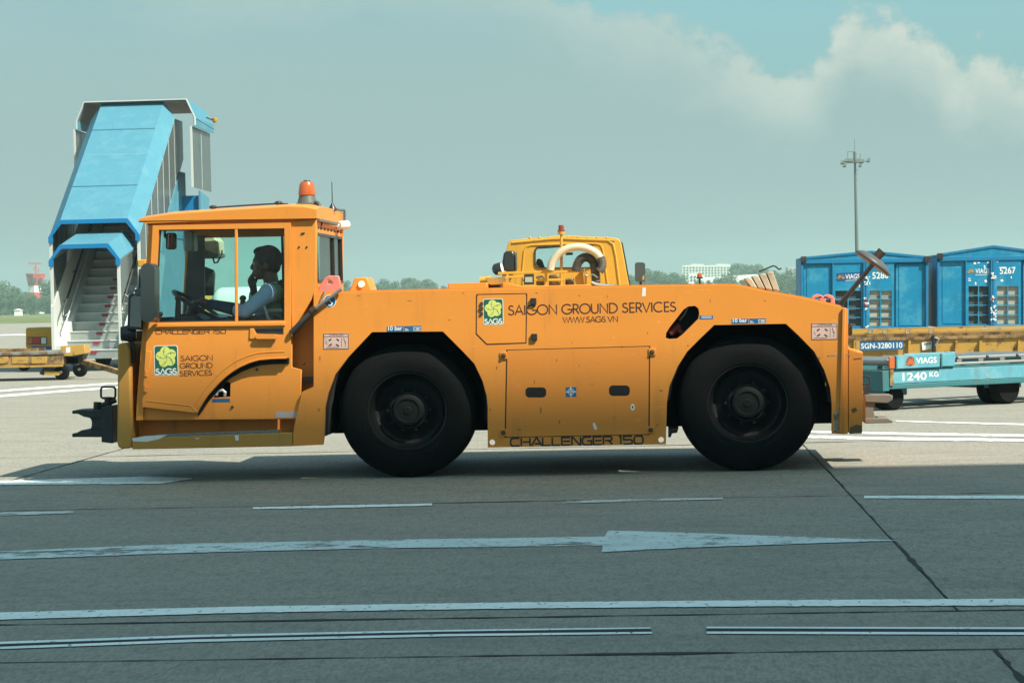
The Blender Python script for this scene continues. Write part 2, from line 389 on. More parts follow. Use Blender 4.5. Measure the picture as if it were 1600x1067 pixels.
# ---------------------------------------------------------------- lettering
def arc(cx, cy, rx, ry, a0, a1, n=10): return [(cx+rx*cos(radians(a0+(a1-a0)*k/n)), cy+ry*sin(radians(a0+(a1-a0)*k/n))) for k in range(n+1)]
THIN = {  # geometric sans, cap height 1: (advance, strokes)
 'S': (.62, [arc(.29, .755, .20, .215, 30, 250, 9)+arc(.27, .275, .25, .245, 82, -160, 10)]),
 'A': (.78, [[(.02, 0), (.39, 1), (.76, 0)], [(.16, .34), (.62, .34)]]), 'I': (.26, [[(.13, 0), (.13, 1)]]),
 'G': (.98, [arc(.5, .5, .46, .49, 42, 318, 16), [(.55, .46), (.95, .46), (.90, .22), (.82, .14)]]),
 'O': (1.02, [arc(.51, .5, .47, .5, 0, 360, 22)]), 'N': (.86, [[(.10, 0), (.10, 1), (.76, 0), (.76, 1)]]),
 'R': (.64, [[(.10, 0), (.10, .98), (.27, .98)]+arc(.30, .73, .24, .25, 90, -90, 8)+[(.12, .48)], [(.30, .48), (.60, 0)]]),
 'U': (.78, [[(.09, 1), (.09, .32)]+arc(.39, .32, .30, .31, 180, 360, 10)+[(.69, 1)]]),
 'D': (.86, [[(.10, .01), (.10, .99), (.30, .99)]+arc(.32, .5, .47, .49, 90, -90, 12)+[(.10, .01)]]),
 'E': (.58, [[(.52, .98), (.10, .98), (.10, .02), (.52, .02)], [(.10, .5), (.50, .5)]]),
 'V': (.74, [[(.02, 1), (.37, 0), (.72, 1)]]), 'C': (.92, [arc(.5, .5, .46, .49, 48, 312, 16)]),
 'W': (1.10, [[(.02, 1), (.29, 0), (.55, .95), (.81, 0), (1.08, 1)]]), '.': (.26, [[(.10, .03), (.16, .03)]]), ' ': (.36, [])}
WIDE = {  # squared, wide technical capitals
 'C': (1.20, [[(1.08, .98), (.30, .98)]+arc(.30, .5, .24, .48, 90, 270, 6)+[(1.08, .02)]]),
 'H': (1.2, [[(.08, 0), (.08, 1)], [(1.06, 0), (1.06, 1)], [(.24, .5), (1.06, .5)]]),
 'A': (1.2, [[(.02, 0), (.55, .98), (.66, .98), (1.16, 0)], [(.40, .26), (.98, .26)]]),
 'L': (1.08, [[(.08, 1), (.08, .02), (1.0, .02)]]), 'E': (1.12, [[(1.02, .98), (.08, .98), (.08, .02), (1.02, .02)], [(.24, .5), (1.0, .5)]]),
 'N': (1.2, [[(.08, 0), (.08, .98), (.2, .98), (.96, .02), (1.06, .02), (1.06, 1)]]),
 'G': (1.22, [[(1.08, .98), (.30, .98)]+arc(.30, .5, .24, .48, 90, 270, 6)+[(1.08, .02), (1.08, .5), (.6, .5)]]),
 'R': (1.2, [[(.08, 0), (.08, .98), (.9, .98), (1.04, .86), (1.04, .62), (.9, .5), (.24, .5)], [(.66, .5), (1.08, 0)]]),
 '1': (.56, [[(.10, .98), (.34, .98), (.34, 0)]]), '5': (1.16, [[(1.04, .98), (.1, .98), (.1, .56), (.88, .56), (1.04, .44), (1.04, .14), (.9, .02), (.06, .02)]]),
 '0': (1.22, [[(.3, .98), (.9, .98)]+arc(.9, .5, .2, .48, 90, -90, 6)+[(.3, .02)]+arc(.3, .5, .2, .48, 270, 90, 6)]), ' ': (.5, [])}
def strokes(mb, text, font, A, B, hgt, wid, y, up=None, space=0.0):
    """write text from A to B (x,z points of its base line), cap height hgt, stroke width wid, on plane y"""
    A = Vector((A[0], A[1])); B = Vector((B[0], B[1])); e = (B-A); Lb = e.length; e.normalize(); u = Vector((-e.y, e.x))
    tot = sum(font[c][0]+space for c in text)-space; kx = Lb/tot; pen = 0; lay = 0
    for c in text:
        adv, sts = font[c]
        for st in sts:
            pts = [A+e*((pen+p[0])*kx)+u*(p[1]*hgt) for p in st]; n = len(pts); vs = []
            cl = (pts[0]-pts[-1]).length < 1e-4 and n > 3
            for i, p in enumerate(pts):
                d0 = (pts[i]-pts[i-1]) if i else ((pts[-1]-pts[-2]) if cl else pts[1]-pts[0])
                d1 = (pts[i+1]-pts[i]) if i < n-1 else ((pts[1]-pts[0]) if cl else d0)
                d0 = d0.normalized(); d1 = d1.normalized(); nn = Vector((-d0.y-d1.y, d0.x+d1.x))
                if nn.length < 1e-3: nn = Vector((-d0.y, d0.x))
                nn.normalize(); k = min(1.6, 1/max(.4, nn.dot(Vector((-d0.y, d0.x)))))
                for sg in (-1, 1): vs.append((p.x+sg*nn.x*wid/2*k, (y(p.x) if callable(y) else y)-.0001*(lay % 3), p.y+sg*nn.y*wid/2*k))
            mb.add(vs, [(2*i, 2*i+2, 2*i+3, 2*i+1) for i in range(n-1)]); lay += 1
        pen += adv+space
    return mb
def btext(text, A, B, hgt, y, bold=0.0, to3=None, align_h=True):
    """solid lettering between base-line points A and B on plane y, from Blender's own letter shapes"""
    cu = bpy.data.curves.new('letters', 'FONT'); cu.body = text; cu.offset = bold; cu.resolution_u = 3
    ob = bpy.data.objects.new('letters', cu); COL.objects.link(ob)
    bpy.context.view_layer.update()
    me = bpy.data.meshes.new_from_object(ob.evaluated_get(bpy.context.evaluated_depsgraph_get()))
    vs = [v.co.copy() for v in me.vertices]; fs = [tuple(p.vertices) for p in me.polygons]
    bpy.data.objects.remove(ob); bpy.data.curves.remove(cu); bpy.data.meshes.remove(me)
    x0 = min(v.x for v in vs); x1 = max(v.x for v in vs); z0 = min(v.y for v in vs); z1 = max(v.y for v in vs)
    A = Vector((A[0], A[1])); B = Vector((B[0], B[1])); e = B-A; u = Vector((-e.y, e.x)).normalized()
    to3 = to3 or (lambda p, t: (p[0], t, p[1])); mb = MB()
    out = []
    for v in vs:
        p = A+e*((v.x-x0)/(x1-x0))+u*(hgt*(v.y-z0)/(z1-z0)); out.append(to3((p.x, p.y), y))
    return mb.add(out, fs)
# ================================================================ SETTING
apron = MB().box(-420, 420, -60, 238, -.30, -.014).build('apron', m_conc2, kind='structure')
def slab_mesh(x0, x1, y0, y1): return MB().box(x0, x1, y0, y1, -.2, 0)
SX, GX = [-22.9, -16.9, -10.9, -4.9, 1.12, 7.12, 13.12, 19.1], .011
SY = [-6.3, -1.2, 3.95, 8.12, 9.10, 14.32, 19.45, 24.6, 29.75, 34.9, 40.05, 45.2]
tj = MB().box(SX[0], SX[-1], SY[0], SY[-1], -.013, -.010).build('joint_filler', m_joint, apron)
tj['kind'] = 'stuff'
proto = {}
for i in range(len(SX)-1):
    for j in range(len(SY)-1):
        sx = [-22.9, -13, -9.5, -6.2, 4.4, 9.0, 14.0, 19.1] if SY[j] == 8.12 else SX
        w, d = sx[i+1]-sx[i], SY[j+1]-SY[j]; key = (round(w, 2), round(d, 2))
        if key not in proto:
            o = MB().box(-w/2+GX/2, w/2-GX/2, -d/2+GX/2, d/2-GX/2, -.009, 0).build('concrete_slab', m_conc, None); proto[key] = o; o.parent = apron; ORG[o] = Vector((0,0,0))
        else: o = proto[key].copy(); COL.objects.link(o)
        o.location = ((sx[i]+sx[i+1])/2, (SY[j]+SY[j+1])/2, random.uniform(-.0012, 0))
rj_ = random.Random(5)
def ragged(q_):
    out = []
    for (x0, y0), (x1, y1) in zip(q_, q_[1:]+q_[:1]):
        n = max(1, int(abs(x1-x0)/9))
        for k in range(n): out.append((x0+(x1-x0)*k/n, y0+(y1-y0)*k/n+(rj_.choice((-.1, 0, .1, .25, -.25, .6, -.5))*rj_.random() if k else 0)))
    return out
def marking(name, quads, mat, z=.004, jag=True):
    mb = MB()
    for q_ in quads: mb.sheet([(p.x, p.y) for p in [gnd(*c) for c in (ragged(q_) if jag else q_)]], z, lambda p, t: (p[0], p[1], t))
    o = mb.build(name, mat, flat=True); o['kind'] = 'structure'; return o
def band(top, bot): return top + bot[::-1]
marking('lane_line_marking', [band([(-40, 958.5), (400, 948), (800, 942), (1200, 938.5), (1640, 936)], [(-40, 970), (400, 957.5), (800, 951.5), (1200, 948), (1640, 946.5)])], m_line)
marking('lane_line_marking', [band([(-40, 1005), (300, 993), (700, 985), (1016, 981)], [(-40, 1008.5), (300, 996.5), (700, 987.5), (1017, 983)]),
    band([(-40, 1013), (300, 1000), (700, 991.5), (1019, 988)], [(-40, 1016.5), (300, 1004), (700, 995), (1019, 991)]),
    band([(1104, 980), (1640, 981)], [(1104, 982.5), (1640, 984)]), band([(1104, 987.5), (1640, 989)], [(1104, 991), (1640, 993)])], m_line, .004, False)
marking('lane_line_marking', [band([(-40, 1008.6), (300, 996.6), (700, 987.6), (1017, 983.2)], [(-40, 1012.9), (300, 999.9), (700, 991.4), (1019, 987.9)]),
    band([(1104, 982.6), (1640, 984.1)], [(1104, 987.4), (1640, 988.9)])], m_slot, .003, False)
marking('arrow_marking', [[(-40, 863.5), (300, 850), (600, 844), (945, 839), (950, 829.5), (1060, 832.5), (1250, 839.5), (1408, 845), (1250, 850), (1060, 857), (940, 863.5), (942, 853), (600, 857), (300, 864), (-40, 876)]], m_arrow)
marking('dash_marking', [band([(395, 793), (520, 790), (675, 787)], [(395, 796), (520, 794), (675, 790.5)]), band([(1350, 775), (1640, 774.5)], [(1350, 779), (1640, 780)])], m_line)
marking('worn_dash_marking', [band([(-40, 802), (115, 799)], [(-40, 807), (115, 803)]), band([(870, 784), (1000, 780), (1130, 778)], [(870, 787), (1000, 784), (1130, 780.5)])], roadpaint('very_worn_line_paint', (.60, .62, .60), (.34, .33, .30), .475))
marking('edge_line_marking', [band([(-40, 753), (100, 748.5), (230, 745), (300, 747)], [(-40, 759), (100, 757), (250, 756), (300, 749)])], m_line)
marking('taxi_line_marking', [band([(-40, 612.5), (90, 603.5), (300, 591)], [(-40, 615), (90, 606), (300, 593)]), band([(-40, 620.5), (90, 610.5), (300, 596)], [(-40, 624), (90, 613.5), (300, 598.5)])], m_line)
marking('taxi_line_marking', [band([(1200, 672), (1400, 676), (1640, 680)], [(1200, 675), (1400, 679.5), (1640, 683.5)]), band([(1200, 679), (1400, 684), (1640, 686.5)], [(1200, 683), (1400, 688), (1640, 690.5)]), band([(1400, 657.5), (1640, 663.5)], [(1400, 659), (1640, 666)])], m_line)
marking('far_line_marking', [band([(-40, 523), (200, 519.5)], [(-40, 524.5), (200, 521)])], m_line, -.008)

# bituminous sealant in the joints: irregular in width, broken, with a few blobs
m_seal = simple('joint_sealant', (.020, .020, .019), .85, var=.3)
def sealant(p0, p1, w, n, blobs=()):
    r = random.Random(int(abs(p0[0])*10+abs(p0[1])*7)); d = (Vector(p1)-Vector(p0)); e = d.normalized(); u = Vector((-e.y, e.x)); L_ = d.length; mb = MB(); lo = []; hi = []
    off = 0
    for k in range(n+1):
        off = off*.8+r.uniform(-.004, .004); s_ = L_*k/n; ww = w*r.choice((.25, .5, .8, 1, 1, 1.4))*r.uniform(.6, 1.1)
        for bs, bw in blobs:
            if abs(s_-bs) < .25: ww += bw*r.uniform(.4, 1)
        p = Vector(p0)+e*s_+u*off; lo.append(p-u*ww/2); hi.append(p+u*ww/2)
    vs = [(p.x, p.y, .0022) for p in lo+hi]; m = n+1
    mb.add(vs, [(k, k+1, m+k+1, m+k) for k in range(n)]); o = mb.build('joint_sealant', m_seal, flat=True); o['kind'] = 'structure'
sealant((-14, 9.10), (14, 9.10), .030, 260, ((10.9, .05), (12.6, .03), (16.2, .03)))
sealant((-14, 8.12), (14, 8.12), .018, 220, ((13.95, .05), (9.2, .02)))
sealant((-14, 14.32), (16, 14.32), .030, 200)
sealant((-16, 19.45), (18, 19.45), .030, 160)
sealant((1.12, 9.12), (1.12, 24.5), .009, 220, ((1.55, .022), (1.9, .012)))
sealant((1.12, 4.0), (1.12, 8.1), .028, 60)
sealant((-4.9, 9.12), (-4.9, 24.5), .020, 160)

# grass beyond the apron
def grass_mat():
    t = NT('far_grass'); n = t.noise(.05, 8, .7, (.3, 1, 1)); c = t.mix(t.ramp(n, .3, .7), (.085, .12, .030), (.20, .20, .075))
    c = t.mix(t.ramp(t.noise(.6, 6, .7, (.3, 1, 1)), .45, .7), c, (.05, .085, .022)); t.bump(t.noise(1.5, 5, .7), .6, .3); return t.set(c, .95, 0)
mb = MB(); nx, ny = 90, 60; vs = []
rg = random.Random(3)
for j in range(ny+1):
    y = 238.5 + (1560-238.5)*(j/ny)**2
    for i in range(nx+1): vs.append((-560+1120*i/nx, y, .05+rg.uniform(-.02, .10) if 0 < j else -.1))
mb.add(vs, [(j*(nx+1)+i, j*(nx+1)+i+1, (j+1)*(nx+1)+i+1, (j+1)*(nx+1)+i) for j in range(ny) for i in range(nx)])
mb.build('grass_field', grass_mat(), kind='structure')

# the terminal canopy that shades the foreground (behind and above the camera)
CH = 26.0; CE = 16.70-.50*(CH+.7)
t = empty('terminal_building', (50, -14, 0), 'tall pale terminal building whose roof shades the kerbside lane in front of the tractor', 'building')
MB().box(11.5, 90, -24, CE, CH, CH+.7).build('roof', m_white, t)
MB().box(12, 90, -23, -9.9, 0, CH).build('facade', simple('terminal_facade', (.70, .71, .69), .5), t)
for k in range(6): MB().box(14+12*k, 22+12*k, -9.898, -9.86, 4, 9).build('window', m_glass2, t)

# ================================================================ TOW TRACTOR
Y0 = 16.36
def q(px, py, d=0.0): return xz(px, py, Y0+d)
def ql(pts, d=0.0): return loop(pts, Y0+d)
def P(px, py, d=0.0): return at(px, py, Y0+d)
WB = 2.10                                          # body width
tr = empty('tow_tractor', (-1.2, Y0+WB/2, 0), 'long orange aircraft tow tractor with a low driver cab on its front corner', 'tow tractor')
outline = [(490, 459.5), (535, 457.3), (600, 455.2), (720, 453), (830, 450.8), (922, 449), (1000, 447.5), (1110, 446), (1145, 445.5), (1162, 448), (1198, 456), (1256, 466), (1314, 479.5), (1325, 483), (1325, 543), (1325, 677.5), (1299.5, 677.5),
  (1299.5, 631), (1297, 606), (1288, 578.5), (1272, 549), (1247.5, 524), (1228, 506), (1116, 508), (1095, 528), (1074, 549), (1059, 572), (1046, 603), (1042, 628), (1040.5, 694),
  (762, 699), (762, 661), (762, 636), (760.5, 619), (754, 595), (741, 568), (721.5, 547.5), (692, 518), (581, 519), (545, 557), (524, 585), (513, 614), (508, 636), (506.5, 682), (505, 694.5),
  (458, 697), (458, 676), (462, 655), (472, 612), (490, 604)]
slot = [(1040, 528), (1041, 520), (1046, 512), (1068, 484), (1075, 479), (1086, 478), (1091, 482), (1092.5, 490), (1091, 498), (1066, 523), (1058, 529), (1046, 530)]
topq = ql(outline[:14]); hole = lambda cx, cy, r: ql(circ(cx, cy, r, 12))
body = MB()
body.prism([ql(outline), ql(slot), hole(769, 691, 4.6), hole(1033, 687, 4.6)], Y0, Y0+.03)
body.prism([ql(outline)], Y0+WB-.03, Y0+WB)
for (a, b) in zip(topq[:-2], topq[1:-1]):           # deck following the top edge, set a hair below it
    body.prism([(a[0], a[1]-.004), (b[0], b[1]-.004), (b[0], b[1]-.03), (a[0], a[1]-.03)], Y0+.03, Y0+WB-.03)
xe = q(1325, 500)[0]; xr = q(1348, 560)[0]; zt = q(1325, 483)[1]; zb = q(1325, 677.5)[1]
body.box(xe-.035, xe-.002, Y0+.03, Y0+WB-.03, zb+.3, zt-.01)
xf0 = q(490, 470)[0]
body.box(xf0+.002, xf0+.03, Y0+.03, Y0+WB-.03, .5, q(490, 459.5)[1]-.004)
bo = body.build('body', m_orange, tr, bev=.006)
# chamfered top rail
mb = MB()
for (a, b) in zip(topq[:-2], topq[1:-1]): mb.bar((a[0], Y0+.016, a[1]+.004), (b[0], Y0+.016, b[1]+.004), .024, .014)
mb.build('top_rail', m_orange2, tr)
# inner chassis and wheel housings
x_a, x_b = q(500, 600)[0], q(1318, 600)[0]
MB().box(x_a, x_b, Y0+.60, Y0+1.50, .30, 1.20).build('chassis', m_housing, tr)
def housing(pts):
    a = ql(pts); mb = MB(); n = len(a)
    mb.prism(a + [(x+ (.02 if i < n/2 else -.02), z+.02) for i, (x, z) in enumerate(a)][::-1], Y0+.031, Y0+.6)
    mb.prism(a, Y0+.56, Y0+.6)
    return mb.build('wheel_housing', m_housing, tr)
housing(outline[43:30:-1]); housing(outline[28:16:-1])
sq_ = ql(slot); scx = sum(p[0] for p in sq_)/len(sq_); scz = sum(p[1] for p in sq_)/len(sq_); so_o = [(x+(x-scx)*.03, z+(z-scz)*.03) for x, z in sq_]
mb = MB(); mb.prism([so_o, sq_], Y0+.031, Y0+.3); mb.prism(so_o, Y0+.3, Y0+.32); mb.build('filler_recess', m_black, tr)
mb = MB(); mb.cyl(P(1046, 520, .12), P(1062, 508, .12), .032, n=12); mb.cyl(P(1058, 512, .11), P(1066, 520, .11), .018, n=10); mb.build('filler_cap', simple('dull_red_cap', (.16, .03, .028), .5), tr)
mb = MB(); mb.tube([P(1075, 478, .06), P(1070, 490, .06), P(1062, 500, .1)], .008); mb.build('filler_cable', m_steel, tr)

def inset_panel(name, pts, gap=.011, d=.0, mat=None, holes=()):
    """access panel: sits 5 mm proud over a dark seam"""
    lp = ql(pts, d); cx = sum(p[0] for p in lp)/len(lp); cz = sum(p[1] for p in lp)/len(lp)
    big = []
    for x, z in lp:
        v = Vector((x-cx, z-cz)); L_ = v.length; big.append((x+v.x/L_*gap, z+v.y/L_*gap))
    p = MB().prism([lp]+list(holes), Y0+d-.0018, Y0+d-.0007).build(name, mat or m_orange, tr)
    MB().prism(big, Y0+d-.0004, Y0+d+.002).build('seam', m_seam, p)
    return p
hatch = inset_panel('hatch', [(745.5, 464), (746.5, 461), (821, 459.5), (822, 462), (821, 535), (761, 537), (745, 521)])
for py in (471.5, 527): MB().box(*[q(818, 0)[0], q(827, 0)[0]], Y0-.018, Y0-.002, q(822, py+5)[1], q(822, py-5.5)[1]).build('hinge', m_black, hatch, bev=.003)
for i, (px, py) in enumerate(((752.5, 474.5), (752, 482), (752.5, 490))):
    MB().lathe([(-.012, 0), (-.012, .011 if i-1 else .014), (-.006, .013 if i-1 else .016), (0, .013)], (q(px, py)[0], Y0, q(px, py)[1]), n=10).build('bolt', m_bolt, hatch)
sl1, sl2 = ql(rr1 := rrect(821, 853.5, 605, 621, 6)), ql(rrect(951.5, 984, 602, 618.5, 6))
ap = inset_panel('access_panel', [(793, 547.5), (1014, 541.5), (1013, 678), (790.5, 682.5)], mat=m_orange2, holes=(sl1, sl2))
for s_ in (sl1, sl2): MB().prism(s_, Y0-.0006, Y0+.001).build('handle_slot', m_housing, ap)
for px, py in ((787, 555.5), (1019, 550), (786.5, 675.5), (1016.5, 671.5)):
    x, z = q(px, py); b_ = MB().box(x-.026, x+.026, Y0-.010, Y0-.002, z-.026, z+.026).build('latch_plate', m_orange2, ap, bev=.004)
    MB().lathe([(-.022, 0), (-.022, .010), (-.014, .017), (-.009, .018)], (x, Y0, z), n=8).build('bolt', m_bolt, b_)
for pts, m_ in ((circ(988.5, 636, 3.4, 12, 5.4), m_stick_white), (circ(988.5, 636, 1.3, 8, 2), m_ink2), ([(926, 661), (929, 660), (933, 669), (931, 672), (928, 669)], m_stick_white)):
    MB().prism(ql(pts), Y0-.0024-(.0003 if m_ is m_ink2 else 0), Y0-.0019).build('paint_scrape', m_, ap)
def plate(name, pts, mat, d=0.0, th=.0010, parent=None, **k):
    return MB().prism(ql(pts), Y0+d-th, Y0+d-.0003).build(name, mat, parent or tr, **k)
def decal(mb, name, mat, parent): return mb.build(name, mat, parent, flat=True)
def rect(x0, y0, x1, y1, sl_=-.022): return [(x0, y0), (x1, y0+(x1-x0)*sl_), (x1, y1+(x1-x0)*sl_), (x0, y1)]
# rust and grease marks on the panels
m_mark = simple('rust_mark', (.33, .13, .030), .7, var=.3, vs=40)
mr_ = random.Random(9)
for px, py, w_, h_, on in ((835, 597, 1.2, 5, 1), (845, 640, 2.2, 7, 1), (874, 659, 2, 5, 1), (870, 563, 1.2, 4, 1), (812, 671, 6, 1.2, 1), (960, 652, 1, 3, 1), (905, 571, 1, 2.5, 1), (925, 600, 3, 1, 1), (776, 575, 1.4, 5, 0), (766, 640, 1.2, 4, 0), (1033, 610, 4, 2, 0), (1027, 664, 2, 2.5, 0),
        (905, 462, 1.4, 3, 0), (949, 463, 1.2, 3, 0), (724, 458, 2, 1.4, 0), (838, 458, 3, 1.2, 0), (560, 462, 4, 1.2, 0), (640, 470, 5, 1, 0), (1195, 470, 3, 1, 0), (1110, 470, 1.2, 4, 0), (1280, 560, 2, 4, 0), (1290, 600, 1.2, 5, 0), (1075, 540, 2, 1.5, 0), (500, 560, 1.4, 6, 0), (498, 640, 2, 5, 0), (702, 500, 3, 1.2, 0), (893, 535, 2, 1.2, 0), (1012, 520, 1.2, 3, 0)):
    pts = [(px+w_*cos(a)*mr_.uniform(.5, 1), py+h_*sin(a)*mr_.uniform(.5, 1)) for a in [2*pi*k/8 for k in range(8)]]
    y = -.0019 if on else -.0001
    MB().prism(ql(pts), Y0+y-.0004, Y0+y+.0002).build('rust_mark', m_mark, ap if on else bo)
# stickers
def danger(x0, y0, x1, y1):
    s = plate('danger_sticker', rect(x0, y0, x1, y1), m_stick_pink); w, h = x1-x0, y1-y0; mb = MB()
    def ln(a, b, w_): mb.bar((*[q(x0+a[0]*w, y0+a[1]*h)[0]], Y0-.0014, q(x0+a[0]*w, y0+a[1]*h)[1]), (q(x0+b[0]*w, y0+b[1]*h)[0], Y0-.0014, q(x0+b[0]*w, y0+b[1]*h)[1]), .0006, w_, (0, 0, 1))
    for a, b, w_ in (((.22,.46),(.32,.34),.010), ((.52,.34),(.62,.46),.010), ((.22,.78),(.34,.66),.010), ((.50,.68),(.62,.80),.010),
        ((.02,.2),(.98,.19),.004), ((.02,.03),(.98,.01),.004), ((.02,.98),(.98,.96),.004), ((.015,.02),(.015,.98),.004), ((.985,.02),(.985,.96),.004),
        ((.72,.3),(.72,.85),.003), ((.80,.28),(.86,.60),.004), ((.88,.5),(.86,.85),.003), ((.1,.88),(.6,.87),.003), ((.1,.5),(.16,.7),.003)): ln(a, b, w_)
    decal(mb, 'sticker_print', m_ink, s)
    decal(btext('DANGER', q(x0+w*.25, y0+h*.16), q(x0+w*.80, y0+h*.15), .016, Y0-.0014), 'sticker_lettering', m_ink, s)
danger(505, 521, 545, 546); danger(1267.5, 505, 1308.5, 531)
def bar_sticker(x0, y0, x1, y1):
    xm = x0+(x1-x0)*.49
    s = plate('pressure_sticker', rect(x0, y0, xm, y1), m_stick_blue); h = y1-y0
    decal(btext('10 bar', q(x0+2, y1-2), q(xm-2, y1-2.4), h*.0038, Y0-.0014, .02), 'sticker_lettering', m_stick_white, s)
    s2 = plate('pressure_sticker', rect(xm+1, y0-.5, x1, y1-.5), m_stick_blue); mb = MB()
    for i in range(3):
        for a, b in ((.55, .68), (.7, .98), (.08, .3)):
            p0 = q(xm+(x1-xm)*a, y0+h*(.22+.26*i)); p1 = q(xm+(x1-xm)*(b if i != 1 else b-.08), y0+h*(.22+.26*i)-.2)
            if b < .4 and i == 0: continue
            mb.bar((p0[0], Y0-.0014, p0[1]), (p1[0], Y0-.0014, p1[1]), .0006, .0045)
    decal(mb, 'sticker_print', m_stick_white, s2)
bar_sticker(604.5, 510, 658, 518.5); bar_sticker(1143, 498.5, 1197, 506)
s = plate('small_blue_sticker', rect(1093, 493, 1114, 499), m_stick_blue); mb = MB()
for i in range(2): mb.bar(P(1096, 494.5+i*2.2, -.0014), P(1112, 494.2+i*2.2, -.0014), .0006, .004)
decal(mb, 'sticker_print', m_stick_white, s)
plate('white_tape', [(1004, 449.5), (1009, 449.5), (1009, 463), (1003, 463)], m_stick_white)
s = plate('jack_point_sticker', rect(884, 605, 900.5, 620), m_stick_blue, -.0018, parent=ap); mb = MB()
cx, cz = q(892, 612)
ring = [(cx+.022*cos(a*pi/8), Y0-.0032, cz+.022*sin(a*pi/8)) for a in range(16)]; mb.tube(ring, .002, 4, True)
for a in range(4): mb.bar((cx+.010*cos(a*pi/2), Y0-.0032, cz+.010*sin(a*pi/2)), (cx+.036*cos(a*pi/2), Y0-.0032, cz+.036*sin(a*pi/2)), .0006, .006, (.3, 0, 1))
ring = [(cx+.009*cos(a*pi/4), Y0-.0032, cz+.009*sin(a*pi/4)) for a in range(8)]; mb.tube(ring, .002, 4, True)
decal(mb, 'sticker_print', m_stick_white, s)
s = plate('lifting_point_sticker', circ(515.3, 470.5, 10, 24), m_stick_white); decal(MB().prism(ql(circ(515.3, 470.5, 8.9, 24)), Y0-.0016, Y0-.0011), 'blue_disc', m_stick_blue, s)
mb = MB(); hk = [(519, 463), (516, 466), (514.5, 469), (517, 471.5), (519, 474), (517.5, 477), (514.5, 477.5), (512.5, 475.5)]
mb.tube([(q(*p)[0], Y0-.001, q(*p)[1]) for p in hk], [.006, .010, .007, .005, .006, .007, .006, .003], 6); decal(mb, 'hook_symbol', m_stick_white, s)
# logo
def logo(x0, y0, x1, y1, d, parent):
    w, h = x1-x0, y1-y0; X0, Z0 = q(x0, y1, d); X1, Z1 = q(x1, y0, d); W_, H_ = X1-X0, Z1-Z0; Y = Y0+d
    s = MB().prism(rrect(X0, X1, Z0, Z1, W_*.09), Y-.0010, Y-.0003).build('company_emblem', m_stick_white, parent)
    MB().prism(rrect(X0+W_*.03, X1-W_*.03, Z0+H_*.02, Z1-H_*.02, W_*.08), Y-.0014, Y-.0011).build('emblem_field', m_green, s)
    cx, cz = X0+W_*.51, Z0+H_*.62; R = W_*.235; pet = MB(); gap = MB(); dots = MB()
    for k in range(5):
        a = radians(100-72*k); px_, pz_ = cx+R*.98*cos(a), cz+R*.98*sin(a)
        pet.sheet(circ(px_, pz_, R*.88, 20), Y-.0017-.0002*k)
        cv = [(cx+r*cos(a+.62-1.05*r/(1.75*R)+.3), Y-.0018, cz+r*sin(a+.62-1.05*r/(1.75*R)+.3)) for r in [R*.18+R*1.5*i/6 for i in range(7)]]
        gap.tube(cv, W_*.011, 4); dots.sheet(circ(px_+R*.12*cos(a+1.5), pz_+R*.12*sin(a+1.5), R*.09, 8), Y-.0030)
    decal(pet, 'flower_petals', m_yel, s); decal(gap, 'petal_gaps', m_green, s); decal(dots, 'petal_dots', m_green, s)
    mb = MB(); F2 = dict(THIN); F2['A'] = (.74, [[(.02, 0), (.37, 1), (.72, 0)], [(.30, .02), (.52, .02)]])
    strokes(mb, 'SAGS', F2, (X0+W_*.05, Z0+H_*.04), (X1-W_*.05, Z0+H_*.04), H_*.19, W_*.055, Y-.0017)
    decal(mb, 'emblem_lettering', m_stick_white, s)
logo(755.5, 466.5, 786, 508, -.0018, hatch)
xhat = q(822, 480)[0]
def line_text(txt, font, a, b, hgt, wid, d, name, mat, parent):
    mb = MB(); strokes(mb, txt, font, q(*a, d), q(*b, d), hgt, wid, (lambda x: (Y0-.0022 if x < xhat else Y0-.0005)) if d == 0 else Y0+d-.0005); return decal(mb, name, mat, parent)
line_text('SAIGON GROUND SERVICES', THIN, (794, 492.6), (1057.5, 486.6), .068, .0098, 0, 'lettering', m_ink, bo)
line_text('WWW.SAGS.VN', THIN, (879.5, 504.4), (966, 502.8), .040, .0068, 0, 'lettering', m_ink, bo)
line_text('CHALLENGER 150', WIDE, (797, 697), (1006.5, 693.2), .057, .0125, .0001, 'lettering', m_ink2, bo)

# rear bumper, corner ridge
rb = MB().prism(ql([(1326, 544.5), (1348.5, 549), (1347.5, 677.5), (1326, 677.5)]), Y0+.004, Y0+WB-.004).build('rear_bumper', m_orange2, tr, bev=.012)
MB().bar(P(1319, 481, -.012), P(1313.5, 676.5, -.012), .02, .026, (1, 0, 0)).build('corner_ridge', m_orange2, tr, bev=.006)
m_primer = simple('bare_primer', (.36, .35, .28), .7, var=.25, vs=30, grime=(.16, .10, .06), ga=(.45, .6), gs=25)
for pts, y in (([(1302, 646), (1308, 640), (1311, 646), (1309, 657), (1312, 668), (1309, 676), (1302, 675), (1304, 662)], -.0005), ([(1292, 555.5), (1310, 553.5), (1329, 553), (1329, 554.6), (1308, 555.6), (1293, 557)], -.0005), ([(1309, 632), (1313, 628), (1314, 634), (1311, 640)], -.0005)):
    MB().prism(ql(pts), Y0+y-.0008, Y0+y+.0002).build('paint_scrape', m_primer, bo)
for pts in ([(1328, 668), (1338, 663), (1347, 665), (1347, 677), (1328, 677)], [(1333, 560), (1346, 559), (1346, 560.6), (1335, 562)], [(1330, 640), (1336, 636), (1340, 641), (1333, 646)]):
    MB().prism(ql(pts), Y0+.0028, Y0+.0041).build('paint_scrape', simple('grimy_scrape', (.13, .085, .04), .8), rb)
